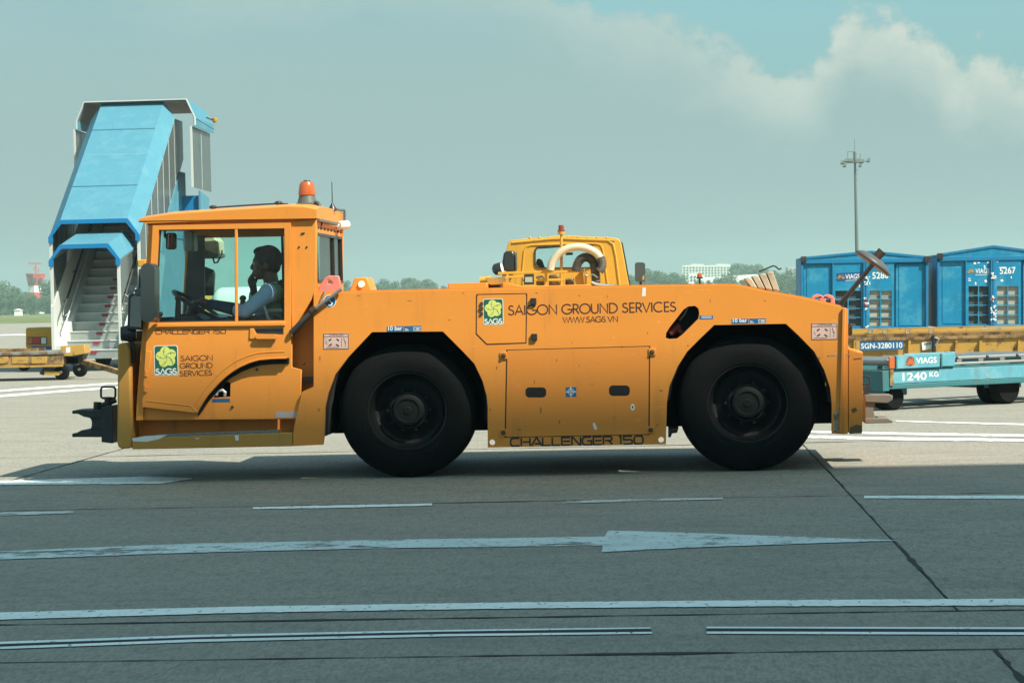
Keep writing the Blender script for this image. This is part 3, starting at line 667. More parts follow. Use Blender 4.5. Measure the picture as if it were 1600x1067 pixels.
# front shield plate and step
sh = MB().prism(ql([(184, 537.5), (198, 534.5), (202.5, 547), (207.5, 676), (205, 700), (190, 701.5), (185, 698), (183, 692)]), Y0-.005, Y0+1.9).build('front_shield', m_ochre, tr, bev=.014)
st = MB().prism(ql([(206.5, 684.5), (456.5, 675.5), (457.5, 697), (206, 702)]), Y0+.002, Y0+.42).build('side_step', m_ochre, tr, bev=.006)
mb = MB(); n = 54
for k in range(n):
    a = q(226+k*(418-226)/n, 0)[0]; z = q(226+k*(192)/n, 684-7*k/n)[1]
    mb.box(a, a+.009, Y0+.006, Y0+.10, z-.004, z+.022)
g_ = mb.build('tread_grip', m_galv, st); g_['kind'] = 'stuff'
for pts in ([(206, 684.5), (226, 681), (262, 679), (248, 686), (230, 690), (208, 689.5)], [(367, 680), (373, 679.8), (373, 688), (368, 688)], [(304, 684), (313, 684.6), (308, 686)]): MB().prism(ql(pts, .002), Y0+.0005, Y0+.0015).build('paint_scrape', m_stick_white, st)
MB().prism(ql([(206, 648), (470, 643), (470, 678), (206, 686)], .2), Y0+.20, Y0+.23).build('kick_plate', m_orange2, tr)

# ---------------------------------------------------------------- cab
CD = 1.40                                           # cab depth (across)
cabx = lambda px, py, d=0: q(px, py, d)
# lower cab side (fender) and rear pillar
lower = ql([(222.5, 503), (455, 501), (455, 574), (470, 578), (468, 655), (211, 657)])
fs = ql([(344, 603), (348, 598.5), (355, 596), (358, 598.5), (358, 620), (331.5, 622)])
cl = MB().prism([lower, fs], Y0+.035, Y0+.06).build('cab_side', m_orange, tr, bev=.004)
mb = MB(); mb.prism(fs, Y0+.15, Y0+.17); x0 = min(p[0] for p in fs)-.01; x1 = max(p[0] for p in fs)+.01; z0 = min(p[1] for p in fs)-.01; z1 = max(p[1] for p in fs)+.01
mb.box(x0-.01, x1+.01, Y0+.061, Y0+.16, z1, z1+.01); mb.box(x0-.01, x1+.01, Y0+.061, Y0+.16, z0-.01, z0); mb.build('recess', m_housing, cl)
MB().tube([P(338, 617, .045), P(341, 610.5, .04), P(348, 609.5, .04), P(352, 613, .04), P(351, 618, .05)], .011, 8).build('tie_ring', m_white, cl)
s = plate('blue_plate', rect(330, 623.2, 358, 628.5, -.01), m_stick_blue, .034, parent=cl)
s = plate('warning_plate', rect(429, 643.5, 468, 653, -.02), simple('faded_plate', (.45, .38, .36), .5), .034, parent=cl)
for px, py in ((400, 577.5), (361.5, 636)): MB().lathe([(-.01, 0), (-.01, .009), (0, .011)], (q(px, py)[0], Y0+.035, q(px, py)[1]), n=8).build('bolt', m_bolt, cl)
# recess between cab and body
MB().prism(ql([(452, 505), (492, 459), (492, 604), (474, 612), (466, 656), (452, 656)], .16), Y0+.16, Y0+.19).build('cab_back_recess', m_orange2, tr)
# pillars, A-pillar and B-pillar, both sides
apil = [(231, 351), (239.5, 352), (223, 657), (211.5, 657), (213.5, 620), (222.5, 505)]
bpil = [(454.5, 346), (494, 341.5), (494, 455), (466, 503), (455.5, 516), (455, 505)]
for dd, nm in ((.012, 'near'), (CD-.05, 'far')):
    mb = MB(); mb.prism(ql(apil), Y0+dd, Y0+dd+.05); mb.build('front_pillar', m_orange, tr, bev=.004)
bp = MB().prism(ql(bpil), Y0+.008, Y0+.07).build('rear_pillar', m_orange, tr, bev=.006)
for px, py in ((471.5, 365), (474.5, 364.5), (467, 386), (479, 386)): MB().lathe([(-.006, 0), (-.006, .006), (0, .008)], (q(px, py)[0], Y0+.008, q(px, py)[1]), n=8).build('bolt', m_bolt, bp)
MB().prism(ql([(229, 348.8), (300, 345.5), (494, 340), (494, 348), (231, 353)], .02), Y0+.02, Y0+.058).build('cab_header', m_orange2, tr)  # darker orange puts the shade under the roof edge into the colour
# far wall: sill, header, rear pillar, window post
fw = MB()
fw.prism(ql([(222.5, 503), (492, 498), (492, 656), (211, 657)]), Y0+CD-.05, Y0+CD)
fw.prism(ql([(231, 351), (494, 342), (494, 360), (231, 365)]), Y0+CD-.045, Y0+CD-.005)
fw.prism(ql([(455, 346), (494, 342), (494, 503), (455, 503)]), Y0+CD-.048, Y0+CD-.002)
fw.build('far_wall', m_orange2, tr)
MB().prism(ql([(236, 361), (262, 361), (262, 503), (226, 503)], 0), Y0+CD-.07, Y0+CD-.052).build('far_pillar_trim', m_trim, tr)
x0, z0 = q(395, 503); z1 = q(395, 360)[1]
MB().box(x0-.008, x0+.008, Y0+CD-.04, Y0+CD-.02, z0, z1).build('window_post', m_trim, tr)
MB().sheet(ql([(246, 364), (454, 358), (454, 501), (238, 503)]), Y0+CD-.028).build('far_window', m_glass, tr)
# headliner and rear wall with window
xr_, zlo = q(494, 441); zhi = q(494, 363)[1]; zroof = q(494, 341)[1]
rw = MB(); rw.box(xr_-.03, xr_, Y0+.07, Y0+CD-.05, zhi, zroof-.002); rw.box(xr_-.03, xr_, Y0+.07, Y0+CD-.05, .55, zlo)
rw.build('rear_wall', m_orange, tr)
mb = MB(); zz = [(zlo, zlo+.02), (zhi-.02, zhi)]
for a, b in zz: mb.box(xr_-.02, xr_+.008, Y0+.072, Y0+CD-.052, a, b)
for d in (.072, .90, CD-.075): mb.box(xr_-.02, xr_+.007, Y0+d, Y0+d+.022, zlo+.02, zhi-.02)
mb.build('rear_window_frame', m_trim, tr)
MB().add([(xr_-.01, Y0+.09, zlo+.015), (xr_-.01, Y0+CD-.07, zlo+.015), (xr_-.01, Y0+CD-.07, zhi-.015), (xr_-.01, Y0+.09, zhi-.015)], [(0, 1, 2, 3)]).build('rear_window', m_glass, tr)
for k in range(8): MB().cyl((xr_, Y0+.1+.17*k, zhi+.035), (xr_+.014, Y0+.1+.17*k, zhi+.035), .010, n=8).build('bolt', m_bolt, tr)
# front panel and windscreen
def across(pts, y0, y1, name, mat, parent=tr, **k): return MB().prism(ql(pts), y0, y1).build(name, mat, parent, **k)
across([(222.5, 505), (226, 505), (217, 656), (211, 657), (213.5, 620)], Y0+.063, Y0+CD-.052, 'front_panel', m_orange)
across([(222.6, 497), (224.8, 497), (224, 506), (222, 506)], Y0+.063, Y0+CD-.052, 'windscreen_frame', m_trim)
w0, w1 = q(232, 352), q(223.1, 497)
MB().add([(w0[0], Y0+.063, w0[1]), (w1[0], Y0+.063, w1[1]), (w1[0], Y0+CD-.052, w1[1]), (w0[0], Y0+CD-.052, w0[1])], [(0, 1, 2, 3)]).build('windscreen', m_glass2, tr)
MB().box(q(222, 0)[0], q(490, 0)[0], Y0+.07, Y0+CD-.06, q(300, 600)[1], q(300, 600)[1]+.03).build('cab_floor', m_trim, tr)
# roof: crowned shell, brow in front
side = [(217, 338.5), (219, 337), (268, 329.5), (340, 324.5), (420, 319.5), (452, 317.5), (476, 318.5), (495.5, 322.5), (495.5, 341.5), (400, 343.2), (300, 346.5), (229, 349.5), (219, 345.5), (217, 342.5)]
roof = MB(); ny = 10; sp_ = ql(side); zmid = q(350, 341)[1]; n = len(sp_); vs = []; fs_ = []
for j in range(ny+1):
    s_ = -.02+(CD+.04)*j/ny; c_ = 1-abs(2*j/ny-1)**3.0; edge = min(1.0, min(j, ny-j)/1.0)
    for x, z in sp_:
        top_ = z > zmid+.006
        vs.append((x, Y0+s_, z + (.022*c_-.012 if top_ else 0) - (.0 if edge else (.012 if top_ else 0))))
for j in range(ny): fs_ += [(j*n+i, j*n+(i+1)%n, (j+1)*n+(i+1)%n, (j+1)*n+i) for i in range(n)]
roof.add(vs, fs_)
for j in (0, ny):
    tt = tessellate_polygon([[Vector((p[0], p[1], 0)) for p in sp_]]); roof.add([vs[j*n+i] for i in range(n)], [tuple(t_) for t_ in tt])
ro = roof.build('cab_roof', m_orange, tr, bev=.006, ang=28)
x0, x1 = q(262, 0)[0], q(490, 0)[0]; MB().box(x0, x1, Y0+.03, Y0+CD-.03, q(350, 349)[1]-.002, q(350, 345.5)[1]).build('headliner', simple('headliner_grey', (.12, .12, .115), .9), tr)
MB().tube([P(328, 325, .3), P(380, 321.4, .3), P(434, 318.2, .3), P(450, 319, .3)], .006, 6).build('roof_cable', m_trim, ro)
MB().ell(P(333, 324, .35), (.03, .03, .015)).build('roof_stud', m_trim, ro); MB().ell(P(435, 317.5, .35), (.03, .03, .016)).build('roof_stud', m_trim, ro)
# beacon
bc = P(480, 318, .5); zb_ = bc.z-.01
bb = MB().lathe([(0, .082), (.012, .082), (.016, .072), (.070, .058), (.070, 0)], (bc.x, bc.y, zb_), (0, 0, 1), 24).build('beacon_base', m_plas, tr)
MB().lathe([(.070, .064), (.082, .064), (.105, .062), (.150, .054), (.170, .041), (.176, 0)], (bc.x, bc.y, zb_), (0, 0, 1), 24).build('beacon_lens', m_amber, bb)
MB().lathe([(.172, .026), (.179, .024), (.181, 0)], (bc.x, bc.y, zb_), (0, 0, 1), 16).build('beacon_cap', m_trim, bb)
MB().tube([P(480, 318, .5), P(492, 318.5, .45), P(499, 322, .4), P(504, 330, .35), P(505, 343, .33), P(500, 358, .3)], .006, 6).build('beacon_cable', m_trim, bb)
MB().tube([P(488, 315, .5), P(497, 316.5, .42), P(499.5, 319, .35), P(499, 347, .3)], .010, 8).build('beacon_bracket', m_plas, bb)
an = P(519.5, 326, .85); mb = MB(); mb.lathe([(-.02, .034), (0, .03), (.03, .012), (.045, .004), (.20, .0028), (.20, 0)], an, (0, 0, 1), 12); mb.build('antenna', m_trim, tr)
MB().tube([P(522, 325.5, 1.0), P(530, 328.5, 1.15), P(537.5, 328.5, 1.3), P(538.5, 331, 1.3), P(538.5, 346, 1.3)], .010, 8).build('roof_rail', m_plas, tr)
# camera at the cab's rear corner
ca = P(528, 352.3, 1.0); cb = P(541.5, 351.3, 1.12)
co_ = MB().cyl(ca, cb, .030, .034, 16).build('rear_camera', m_white, tr); MB().cyl(cb, cb+(cb-ca)*.04, .026, n=14).build('lens', m_trim, co_)
mb = MB(); mb.tube([P(508, 351, .75), P(517, 352, .85), P(528, 352.3, .98)], .014, 8); mb.ell(P(511, 351, .75), (.028, .028, .028)); mb.build('camera_arm', m_white, co_)
# door: frame with window opening
win = [(249, 359.3), (445, 357), (445, 500.5), (241.5, 504)]
curve = [(447.7, 559.3), (425, 560), (405, 561.8), (390, 566), (375, 572.6), (362, 580.5), (352.6, 587.6), (342, 597.5), (332.6, 607.6), (324, 617.5), (317.6, 627), (311.5, 637), (307.5, 644.6)]
door_out = [(239.5, 352.5), (455, 348), (455, 505), (454.5, 559)] + curve + [(223, 635.5), (225, 600), (231, 505)]
door = MB().prism([ql(door_out), ql(win)], Y0-.018, Y0+.006).build('door', m_orange, tr, bev=.004)
gapc = [(a+(4 if i > 6 else 1), b+(9 if i < 3 else 9-.55*(i-3))) for i, (a, b) in enumerate(curve)]
MB().prism(ql([(451, 556)]+curve+[(309, 650)]+gapc[::-1][1:]+[(451, 568)]), Y0+.026, Y0+.034).build('door_gap_shade', m_housing, tr)  # black plate on the fender, painting in the shade of the gap below the door
mb = MB(); inner = [(a-5, b-9) for a, b in curve]
pp = [P(a, b, -.020) for a, b in curve]
mb.tube(pp, .007, 6); mb.tube([P(a-3, b-10, -.0185) for a, b in curve], .0035, 6); mb.tube([P(307, 643, -.0185), P(298, 634, -.0185), P(229, 626, -.0185)], .0035, 6); mb.build('door_edge_bead', m_orange, door)
def winframe(lp, w, d0, d1, name, mat, parent):
    a = ql(lp); cx = sum(p[0] for p in a)/len(a); cz = sum(p[1] for p in a)/len(a)
    b = [(x+(w if x < cx else -w), z+(w if z < cz else -w)) for x, z in a]
    return MB().prism([a, b], Y0+d0, Y0+d1).build(name, mat, parent)
winframe([(248, 358.3), (446, 356), (446, 501.5), (240.5, 505)], .014, .0065, .02, 'window_seal', m_trim, door)
MB().sheet(ql([(247, 359), (368, 357.5), (368, 502), (241, 504)]), Y0+.012).build('door_window', m_glass3, door)
MB().sheet(ql([(370, 357.5), (445, 357), (445, 501), (370, 502)]), Y0+.006).build('door_window', m_glass3, door)
MB().bar(P(369.2, 358.2, -.004), P(369.5, 502.5, -.004), .026, .02, (1, 0, 0)).build('window_bar', m_orange, door, bev=.004)
mb = MB(); mb.bar(P(397, 514.5, -.012), P(443, 513.5, -.012), .026, .012, (0, 0, 1)); mb.prism(ql([(396, 514), (443, 513), (443, 522), (402, 521)], -.018), Y0-.0195, Y0-.0182)
hd = mb.build('handle_recess', m_trim, door)
MB().prism(ql(rrect(400, 434, 522, 529.5, 3)[::-1], -.02), Y0-.05, Y0-.03).build('door_handle', m_orange, door, bev=.006)
MB().prism(ql([(391, 513), (397, 513.5), (400, 520), (402, 530), (390, 529.5)], -.018), Y0-.028, Y0-.0185).build('handle_plate', m_orange, door, bev=.003)
for px, py in ((228.5, 583), (227.5, 607)): 
    h_ = MB().cyl(P(px, py-4, -.02), P(px-.5, py+5, -.02), .016, n=10).build('hinge', m_orange2, door); MB().lathe([(-.03, 0), (-.03, .011), (-.018, .013)], P(px+1.5, py, 0), n=8).build('bolt', m_bolt, h_)
line_text('CHALLENGER 150', WIDE, (243, 522.3), (353.5, 521.3), .030, .0060, -.018, 'lettering', m_ink, door)
for w_, a, b in (('SAIGON', (282, 564.3), (333, 563.0)), ('GROUND', (281, 575.9), (332.5, 574.8)), ('SERVICES', (281, 587.8), (332, 586.3))):
    line_text(w_, THIN, a, b, .037, .0062, -.018, 'lettering', m_ink, door)
logo(241.5, 539.3, 277.7, 587.3, -.018, door)
MB().prism(ql([(228, 548), (237.5, 549), (229, 610), (224, 609)], -.018), Y0-.026, Y0-.0185).build('door_edge_strip', m_orange, door, bev=.003)
MB().prism(ql([(241, 506), (446, 503), (446, 509), (240, 511.5)], -.018), Y0-.034, Y0-.0185).build('window_sill', m_orange, door, bev=.004)

# interior -------------------------------------------------------
seatx, seatz = P(425, 470, .55).x, P(425, 505, .55).z
se = MB().box(seatx-.26, seatx+.18, Y0+.20, Y0+.66, seatz-.34, seatz-.20).build('seat', m_seat, tr, bev=.03)
MB().obox((seatx+.19, Y0+.43, seatz+.02), (.055, 0, .01), (0, .22, 0), (-.05, 0, .30)).build('seat_back', m_seat, se, bev=.03)
MB().box(seatx-.15, seatx+.1, Y0+.45, Y0+.7, q(300, 600)[1]+.03, seatz-.34).build('seat_base', m_trim, se)
mb = MB(); mb.prism(ql([(232, 508), (262, 503), (292, 490), (318, 494), (330, 503), (330, 540), (230, 540)], .3), Y0+.12, Y0+CD-.1); mb.build('dashboard', m_trim, tr, bev=.02)
wc = P(306, 476, .42); ax_ = Vector((.50, 0, .80)).normalized(); e1 = Vector((0, 1, 0)); e2 = ax_.cross(e1)
mb = MB(); mb.tube([wc+.19*(cos(2*pi*k/24)*e1+sin(2*pi*k/24)*e2) for k in range(24)], .015, 8, True)
for k in range(3): mb.bar(wc-ax_*.03, wc+.18*(cos(2*pi*k/3+.3)*e1+sin(2*pi*k/3+.3)*e2), .03, .012, ax_)
mb.cyl(wc-ax_*.06, wc+ax_*.005, .045, n=14); sw = mb.build('steering_wheel', m_trim, tr)
MB().cyl(wc-ax_*.05, wc-ax_*.45, .035, n=12).build('steering_column', m_trim, sw)
for px, py, pz, d in ((278, 466, 500, .12), (379, 466, 500, .12)):
    mb = MB(); mb.tube([P(px, pz+8, d), P(px, (py+pz)/2, d), P(px+.5, py+4, d)], [.026, .022, .020], 8); lv = mb.build('lever', m_trim, tr)
    MB().ell(P(px+.5, py, d), (.026, .026, .022)).build('lever_knob', m_bolt, lv)
MB().lathe([(0, .02), (.04, .02), (.05, 0)], P(400, 503, .2), (0, 0, 1), 10).build('yellow_button', simple('yellow_plastic', (.6, .55, .1), .5), tr)
MB().box(P(345, 0, .3).x, P(395, 0, .3).x, Y0+.15, Y0+.28, P(345, 508, .3).z, P(345, 494, .3).z).build('armrest', m_trim, tr, bev=.02)
# interior rear-view mirror and grey boxes under the roof
im = MB().prism(loop(rrect(259.5, 275.5, 364, 390, 4)[::-1], Y0+.28), Y0+.27, Y0+.30).build('interior_mirror', m_trim, tr, bev=.006)
MB().prism(loop(rrect(261.5, 273.5, 366, 388, 3)[::-1], Y0+.268), Y0+.267, Y0+.2695).build('mirror_glass', m_mirror, im)
MB().tube([P(257.5, 350, .3), P(257.5, 370, .29), P(261, 373, .285)], .010, 6).build('mirror_arm', m_trim, im)
MB().box(P(281, 0, .8).x, P(297, 0, .8).x, Y0+.7, Y0+.85, P(290, 393, .8).z, P(290, 362, .8).z).build('roof_console', m_galv, tr, bev=.012)
# sun visor and far mirror seen through the far window
MB().prism(loop([(316, 367), (336, 368), (345, 378), (346, 397), (342, 399), (316, 389)], Y0+CD+.2), Y0+CD+.10, Y0+CD+.34).build('far_sun_visor', m_beige, tr, bev=.01)
MB().prism(loop([(314, 389), (342, 399.5), (346, 397.5), (346, 401), (340, 404), (314, 404)], Y0+CD+.2), Y0+CD+.08, Y0+CD+.36).build('lamp_bracket', m_plas, tr)  # grey underside of the sun visor, no lamp here
MB().tube([P(333, 404, CD+.2), P(335, 411, CD+.2), P(340, 410, CD+.2), P(343, 404, CD+.2), P(346, 398, CD+.2), P(347, 391, CD+.2)], .008, 6).build('visor_cable', m_trim, tr)
fm = MB().prism(loop([(313, 418), (320, 416.5), (334, 422), (336, 428), (334, 462), (313, 462)], Y0+CD+.3), Y0+CD+.28, Y0+CD+.33).build('far_mirror', m_trim, tr, bev=.01)
MB().tube([P(322, 440, CD+.3), P(300, 452, CD+.1)], .014, 8).build('mirror_arm', m_trim, fm)
# near mirrors -----------------------------------------------------
mm = MB(); 
nm_ = mm.prism(loop(rrect(223.5, 245.5, 411.5, 503.5, 10.5, 6)[::-1], Y0-.20), Y0-.28, Y0-.12).build('wing_mirror', simple('mirror_shell', (.040, .055, .055), .35, var=.15), tr, bev=.045)
MB().ell(P(242.5, 464, -.12), (.028, .06, .16), 14, 10).build('mirror_edge', m_trim, nm_)
MB().prism(loop([(212, 452), (224, 449), (226, 462), (213, 463)], Y0-.18), Y0-.24, Y0-.14).build('mirror_bracket', m_plas, nm_, bev=.012)
mb = MB(); mb.tube([P(219, 450, -.18), P(219, 432, -.15), P(219.5, 423, -.1), P(224, 421, 0), P(229, 424, .03)], .014, 8); mb.tube([P(222, 450, -.18), P(221, 426, -.14)], .008, 6); mb.build('mirror_arm', m_trim, nm_)
MB().prism(loop([(238, 498), (248, 489), (252, 487), (253, 491), (247, 502), (240, 503.5)], Y0-.1), Y0-.13, Y0-.06).build('mirror_clamp', m_trim, nm_)
sm = MB().prism(loop([(202, 464), (204, 460), (208, 458.5), (222, 458.5), (222, 516), (200, 514)], Y0-.02), Y0-.05, Y0+.06).build('lower_mirror', m_trim, tr, bev=.014)
MB().prism(loop([(204.5, 466), (208, 462), (221, 461.5), (220.5, 511), (203, 510)], Y0-.052), Y0-.056, Y0-.0505).build('mirror_glass', simple('dull_mirror', (.14, .17, .165), .08, .9), sm)
li = P(217.5, 411, .03); MB().prism(loop([(216.5, 406.5), (230, 405.5), (229, 418), (217, 417)], Y0+.03), Y0-.01, Y0+.05).build('indicator_lamp', m_yellow, tr, bev=.006)
hl = MB().lathe([(-.06, 0), (-.06, .05), (0, .062), (.05, .04), (.05, 0)], P(202, 521, .02), (1, .15, 0), 16).build('headlamp', m_trim, tr)
MB().tube([P(205, 527, .03), P(207, 538, .03), P(209, 552, .05), P(208, 566, .06)], .016, 8).build('headlamp_bracket', m_trim, hl)
MB().prism(loop([(208, 517), (220, 517), (216, 535), (210, 535)], Y0+.5), Y0+.3, Y0+.9).build('front_bracket', m_rust2, tr)
MB().prism(ql([(205, 545), (214, 545), (210, 655), (208, 678)]), Y0+.3, Y0+1.7).build('front_chassis', m_housing, tr)
# front tow jaw --------------------------------------------------
def jaw(P_, name, mat, sgn=1):
    pass
j0 = .85
fh = MB()
fh.prism(loop([(120, 640), (134, 639), (178, 640), (178, 651), (146, 651), (138, 649.5), (129, 645), (120, 645)], Y0+j0), Y0+j0-.14, Y0+j0+.14)
fh.prism(loop([(120, 675.5), (126, 675), (134, 670.5), (178, 669), (178, 681), (120, 681)], Y0+j0), Y0+j0-.14, Y0+j0+.14)
fh.prism(loop([(143, 650), (178, 650), (178, 672), (146, 671), (149, 665), (149.5, 658), (147.5, 652.5)], Y0+j0), Y0+j0-.12, Y0+j0+.12)
fh.prism(loop([(168, 634), (186, 632), (186, 690), (168.5, 688)], Y0+j0), Y0+j0-.2, Y0+j0+.2)
fj = fh.build('front_tow_jaw', m_black, tr, bev=.008)
mb = MB(); mb.cyl(P(152, 640, j0), P(152.5, 628, j0), .030, n=12); mb.cyl(P(169, 640, j0), P(169, 620, j0), .028, n=12); mb.cyl(P(158, 634, j0), P(181, 625, j0), .02, n=8)
hb = loop(rrect(157.8, 180.3, 604.5, 622, 4), Y0+j0); mb.tube([(x, Y0+j0, z) for x, z in hb], .0085, 8, True); mb.build('tow_pin', m_black, fj)
# rear tow jaw
rh = MB()
rh.prism(loop([(1349, 616), (1392, 616), (1392, 623), (1384, 628.5), (1349, 627)], Y0+j0), Y0+j0-.14, Y0+j0+.14)
rh.prism(loop([(1349, 652), (1384, 651), (1392, 655), (1392, 659), (1349, 660)], Y0+j0), Y0+j0-.14, Y0+j0+.14)
rh.prism(loop([(1349, 626), (1366, 626), (1362, 638), (1366, 653), (1349, 653)], Y0+j0), Y0+j0-.12, Y0+j0+.12)
rj = rh.build('rear_tow_jaw', simple('worn_jaw_steel', (.17, .155, .125), .6, .2, grime=(.07, .06, .045)), tr, bev=.006)
mb = MB(); mb.prism(loop([(1349, 604), (1357, 602), (1364, 611), (1360, 611), (1356, 607), (1355, 616), (1349, 616)], Y0+j0), Y0+j0-.05, Y0+j0+.05); hb = loop(rrect(1346, 1359, 588, 600, 3), Y0+j0); mb.tube([(x, Y0+j0, z) for x, z in hb], .007, 6, True); mb.build('tow_pin', m_black, rj)

# wheels -----------------------------------------------------------
def tyre_profile(R, w, rim): # along +y from the near face (0) to the far face (w)
    return [(.035, rim-.012), (.012, rim+.004), (.006, rim+.03), (0, rim+.075), (.004, R-.085), (.008, R-.075), (.010, R-.06), (.028, R-.022), (.05, R-.006), (.07, R), (.10, R), (.102, R-.012), (.112, R-.012), (.114, R),
            (w/2-.006, R), (w/2-.005, R-.012), (w/2+.005, R-.012), (w/2+.006, R), (w-.114, R), (w-.112, R-.012), (w-.102, R-.012), (w-.10, R), (w-.05, R-.006), (w-.02, R-.04), (w, rim+.06), (w-.02, rim-.01)]
def wheel(px, py, R, d0, pr=63):
    x, z = q(px, py, d0); z = R*.985
    w = bpy.data.objects.new('wheel', None); COL.objects.link(w); w.parent = tr; w.location = Vector((x, Y0+d0, z))-ORG[tr]; ORG[w] = Vector((0, 0, 0)); w.scale = (1.015, 1, .985)
    rim = pr/FPX*Y0
    def b(mb, n_, m_):
        o = mb.build(n_, m_, None); o.parent = w; return o
    b(MB().lathe(tyre_profile(R, .36, rim), (0, 0, 0), n=96, caps=False), 'tyre', m_rubber)
    b(MB().lathe([(.034, rim-.010), (.018, rim-.002), (.020, rim-.014), (.06, rim-.028), (.15, rim-.045), (.16, rim-.065), (.15, .17), (.115, .135), (.115, 0)], (0, 0, 0), n=64, caps=False), 'rim', m_rim)
    b(MB().lathe([(.115, .122), (.060, .113), (.048, .104), (.044, .085), (.052, .080), (.050, .03), (.044, .025), (.044, 0)], (0, 0, 0), n=24), 'hub', m_hub)
    lt = MB(); rl = rim+.035
    for k in list(range(14))+list(range(30, 38)):
        a = radians(200+3.1*k); u_ = Vector((cos(a), 0, sin(a))); v_ = Vector((-sin(a), 0, cos(a)))
        lt.obox(u_*(rl+.004*(k % 3))+Vector((0, .003, 0)), u_*(.006+.003*(k % 2)), v_*.005, (0, .002, 0))
    b(lt, 'sidewall_lettering', m_hub)
    for k in range(10):
        a = 2*pi*k/10; b(MB().cyl((.150*cos(a), .16, .150*sin(a)), (.150*cos(a), .118, .150*sin(a)), .012, n=6), 'wheel_nut', m_rim)
    return w
Rf = .488
for px, py in ((636, 645), (1168.5, 634)):
    wheel(px, py, Rf if px < 900 else Rf+.003, .06)
    far = wheel(px, py, Rf, WB-.46); far.location.y = Y0+WB-.46-ORG[tr].y
# brackets under the body near the rear arch
MB().prism(ql([(1044, 668), (1060, 668), (1058, 675), (1050, 676), (1048, 682), (1044, 682)], .2), Y0+.12, Y0+.4).build('fender_bracket', m_housing, tr)

# deck fittings ------------------------------------------------------
# the faded red lifting lug by the cab, with rod and gas strut
def lug(pts, hole_, d, name='lifting_lug'):
    return MB().prism([loop(pts, Y0+d), loop(hole_, Y0+d)], Y0+d, Y0+d+.05).build(name, m_pink, tr, bev=.006)
lug([(496, 457), (499, 447), (508, 433.5), (514, 430.5), (529, 431), (533, 449), (532, 457)], circ(515.8, 441.5, 3.4, 12), .10)
MB().tube([P(515, 443, .08), P(511, 448, .03), P(508, 454, -.02), P(506, 462, -.03), P(501, 470, -.03)], .005, 6).build('lock_pin', m_steel, tr)
gs = MB().cyl(P(454.5, 521, -.03), P(492, 482, -.03), .022, .020, 10).build('gas_strut', m_black, tr)
MB().cyl(P(490, 484, -.03), P(533.5, 451.5, -.03), .012, n=10).build('strut_rod', m_steel, gs); MB().cyl(P(486, 487, -.032), P(493, 481, -.032), .024, n=10).build('strut_collar', m_bolt, gs)
MB().prism(loop([(546, 457), (554, 436), (555, 434), (571, 433.5), (574, 435), (581, 456)], Y0+.12), Y0+.10, Y0+.45).build('deck_lamp_box', m_orange, tr, bev=.008)
MB().lathe([(-.012, 0), (-.012, .022), (0, .026)], P(564.5, 444.5, .10), n=14).build('lamp_lens', m_stick_white, tr)
MB().prism(loop([(701, 453), (701, 443), (762, 441.5), (762, 452)], Y0+.25), Y0+.2, Y0+.7).build('deck_box', m_orange2, tr, bev=.006)
MB().prism(loop([(762, 443), (759, 434), (792, 432.5), (790, 443), (783, 445), (768, 445.5)], Y0+.35), Y0+.3, Y0+.6).build('filler_funnel', m_rust2, tr, bev=.006)
MB().prism(loop([(764, 452), (764, 445), (781, 444.5), (781, 451.5)], Y0+.38), Y0+.35, Y0+.55).build('funnel_neck', m_black, tr)
MB().prism(loop([(786, 451), (786, 442), (801, 444), (818, 447.5), (922, 444.5), (922, 448.5)], Y0+.2), Y0+.16, Y0+.3).build('deck_rail', m_orange2, tr, bev=.004)
MB().prism(loop([(1060, 447), (1060, 443.8), (1080, 443.4), (1080, 446.6)], Y0+.3), Y0+.25, Y0+.5).build('deck_vent', m_black, tr)
b2 = P(1093.5, 446, .8); mb = MB(); mb.cyl(b2, b2+Vector((0, 0, .055)), .007, n=8); mb.lathe([(.05, .024), (.062, .024), (.064, 0)], b2, (0, 0, 1), 12); bs_ = mb.build('deck_beacon_base', m_trim, tr); MB().lathe([(.062, .020), (.085, .019), (.092, .010), (.093, 0)], b2, (0, 0, 1), 12).build('deck_beacon_lens', m_amber, bs_)
lv_ = MB()
for k in range(4):
    a = (1163+11.5*k, 435.5-3.2*k); lv_.prism(loop([(a[0], a[1]), (a[0]+9.5, a[1]-2.8), (a[0]+21, 451+1.3*k), (a[0]+11.5, 450.5+1.3*k)], Y0+.55), Y0+.5+.01*k, Y0+.9)
lv_.build('exhaust_louver', m_louver, tr, bev=.01)
MB().tube([P(1186, 424.5, .7), P(1208, 415.5, .7), P(1212, 416.5, .7), P(1217, 421, .7), P(1221, 419.5, .7)], .006, 6).build('louver_rod', m_trim, tr)
MB().prism(loop([(1200, 447), (1200.5, 441.5), (1199, 441), (1199, 433), (1207.5, 433), (1207.5, 440.5), (1205, 441.5), (1205, 449)], Y0+.6), Y0+.56, Y0+.64).build('work_lamp', m_trim, tr, bev=.004)
lp_ = [(1266.5, 470), (1267, 466), (1271, 461.5), (1277, 459.5), (1283, 461), (1285.5, 463.5), (1289, 461), (1295, 459.8), (1300.5, 462), (1304, 467), (1305, 480), (1266, 472)]
MB().prism([loop(lp_, Y0+.15), loop(circ(1276.5, 469, 4.0, 12), Y0+.15), loop(circ(1294, 470, 4.3, 12), Y0+.15)], Y0+.13, Y0+.19).build('lifting_lug', m_pink, tr, bev=.005)
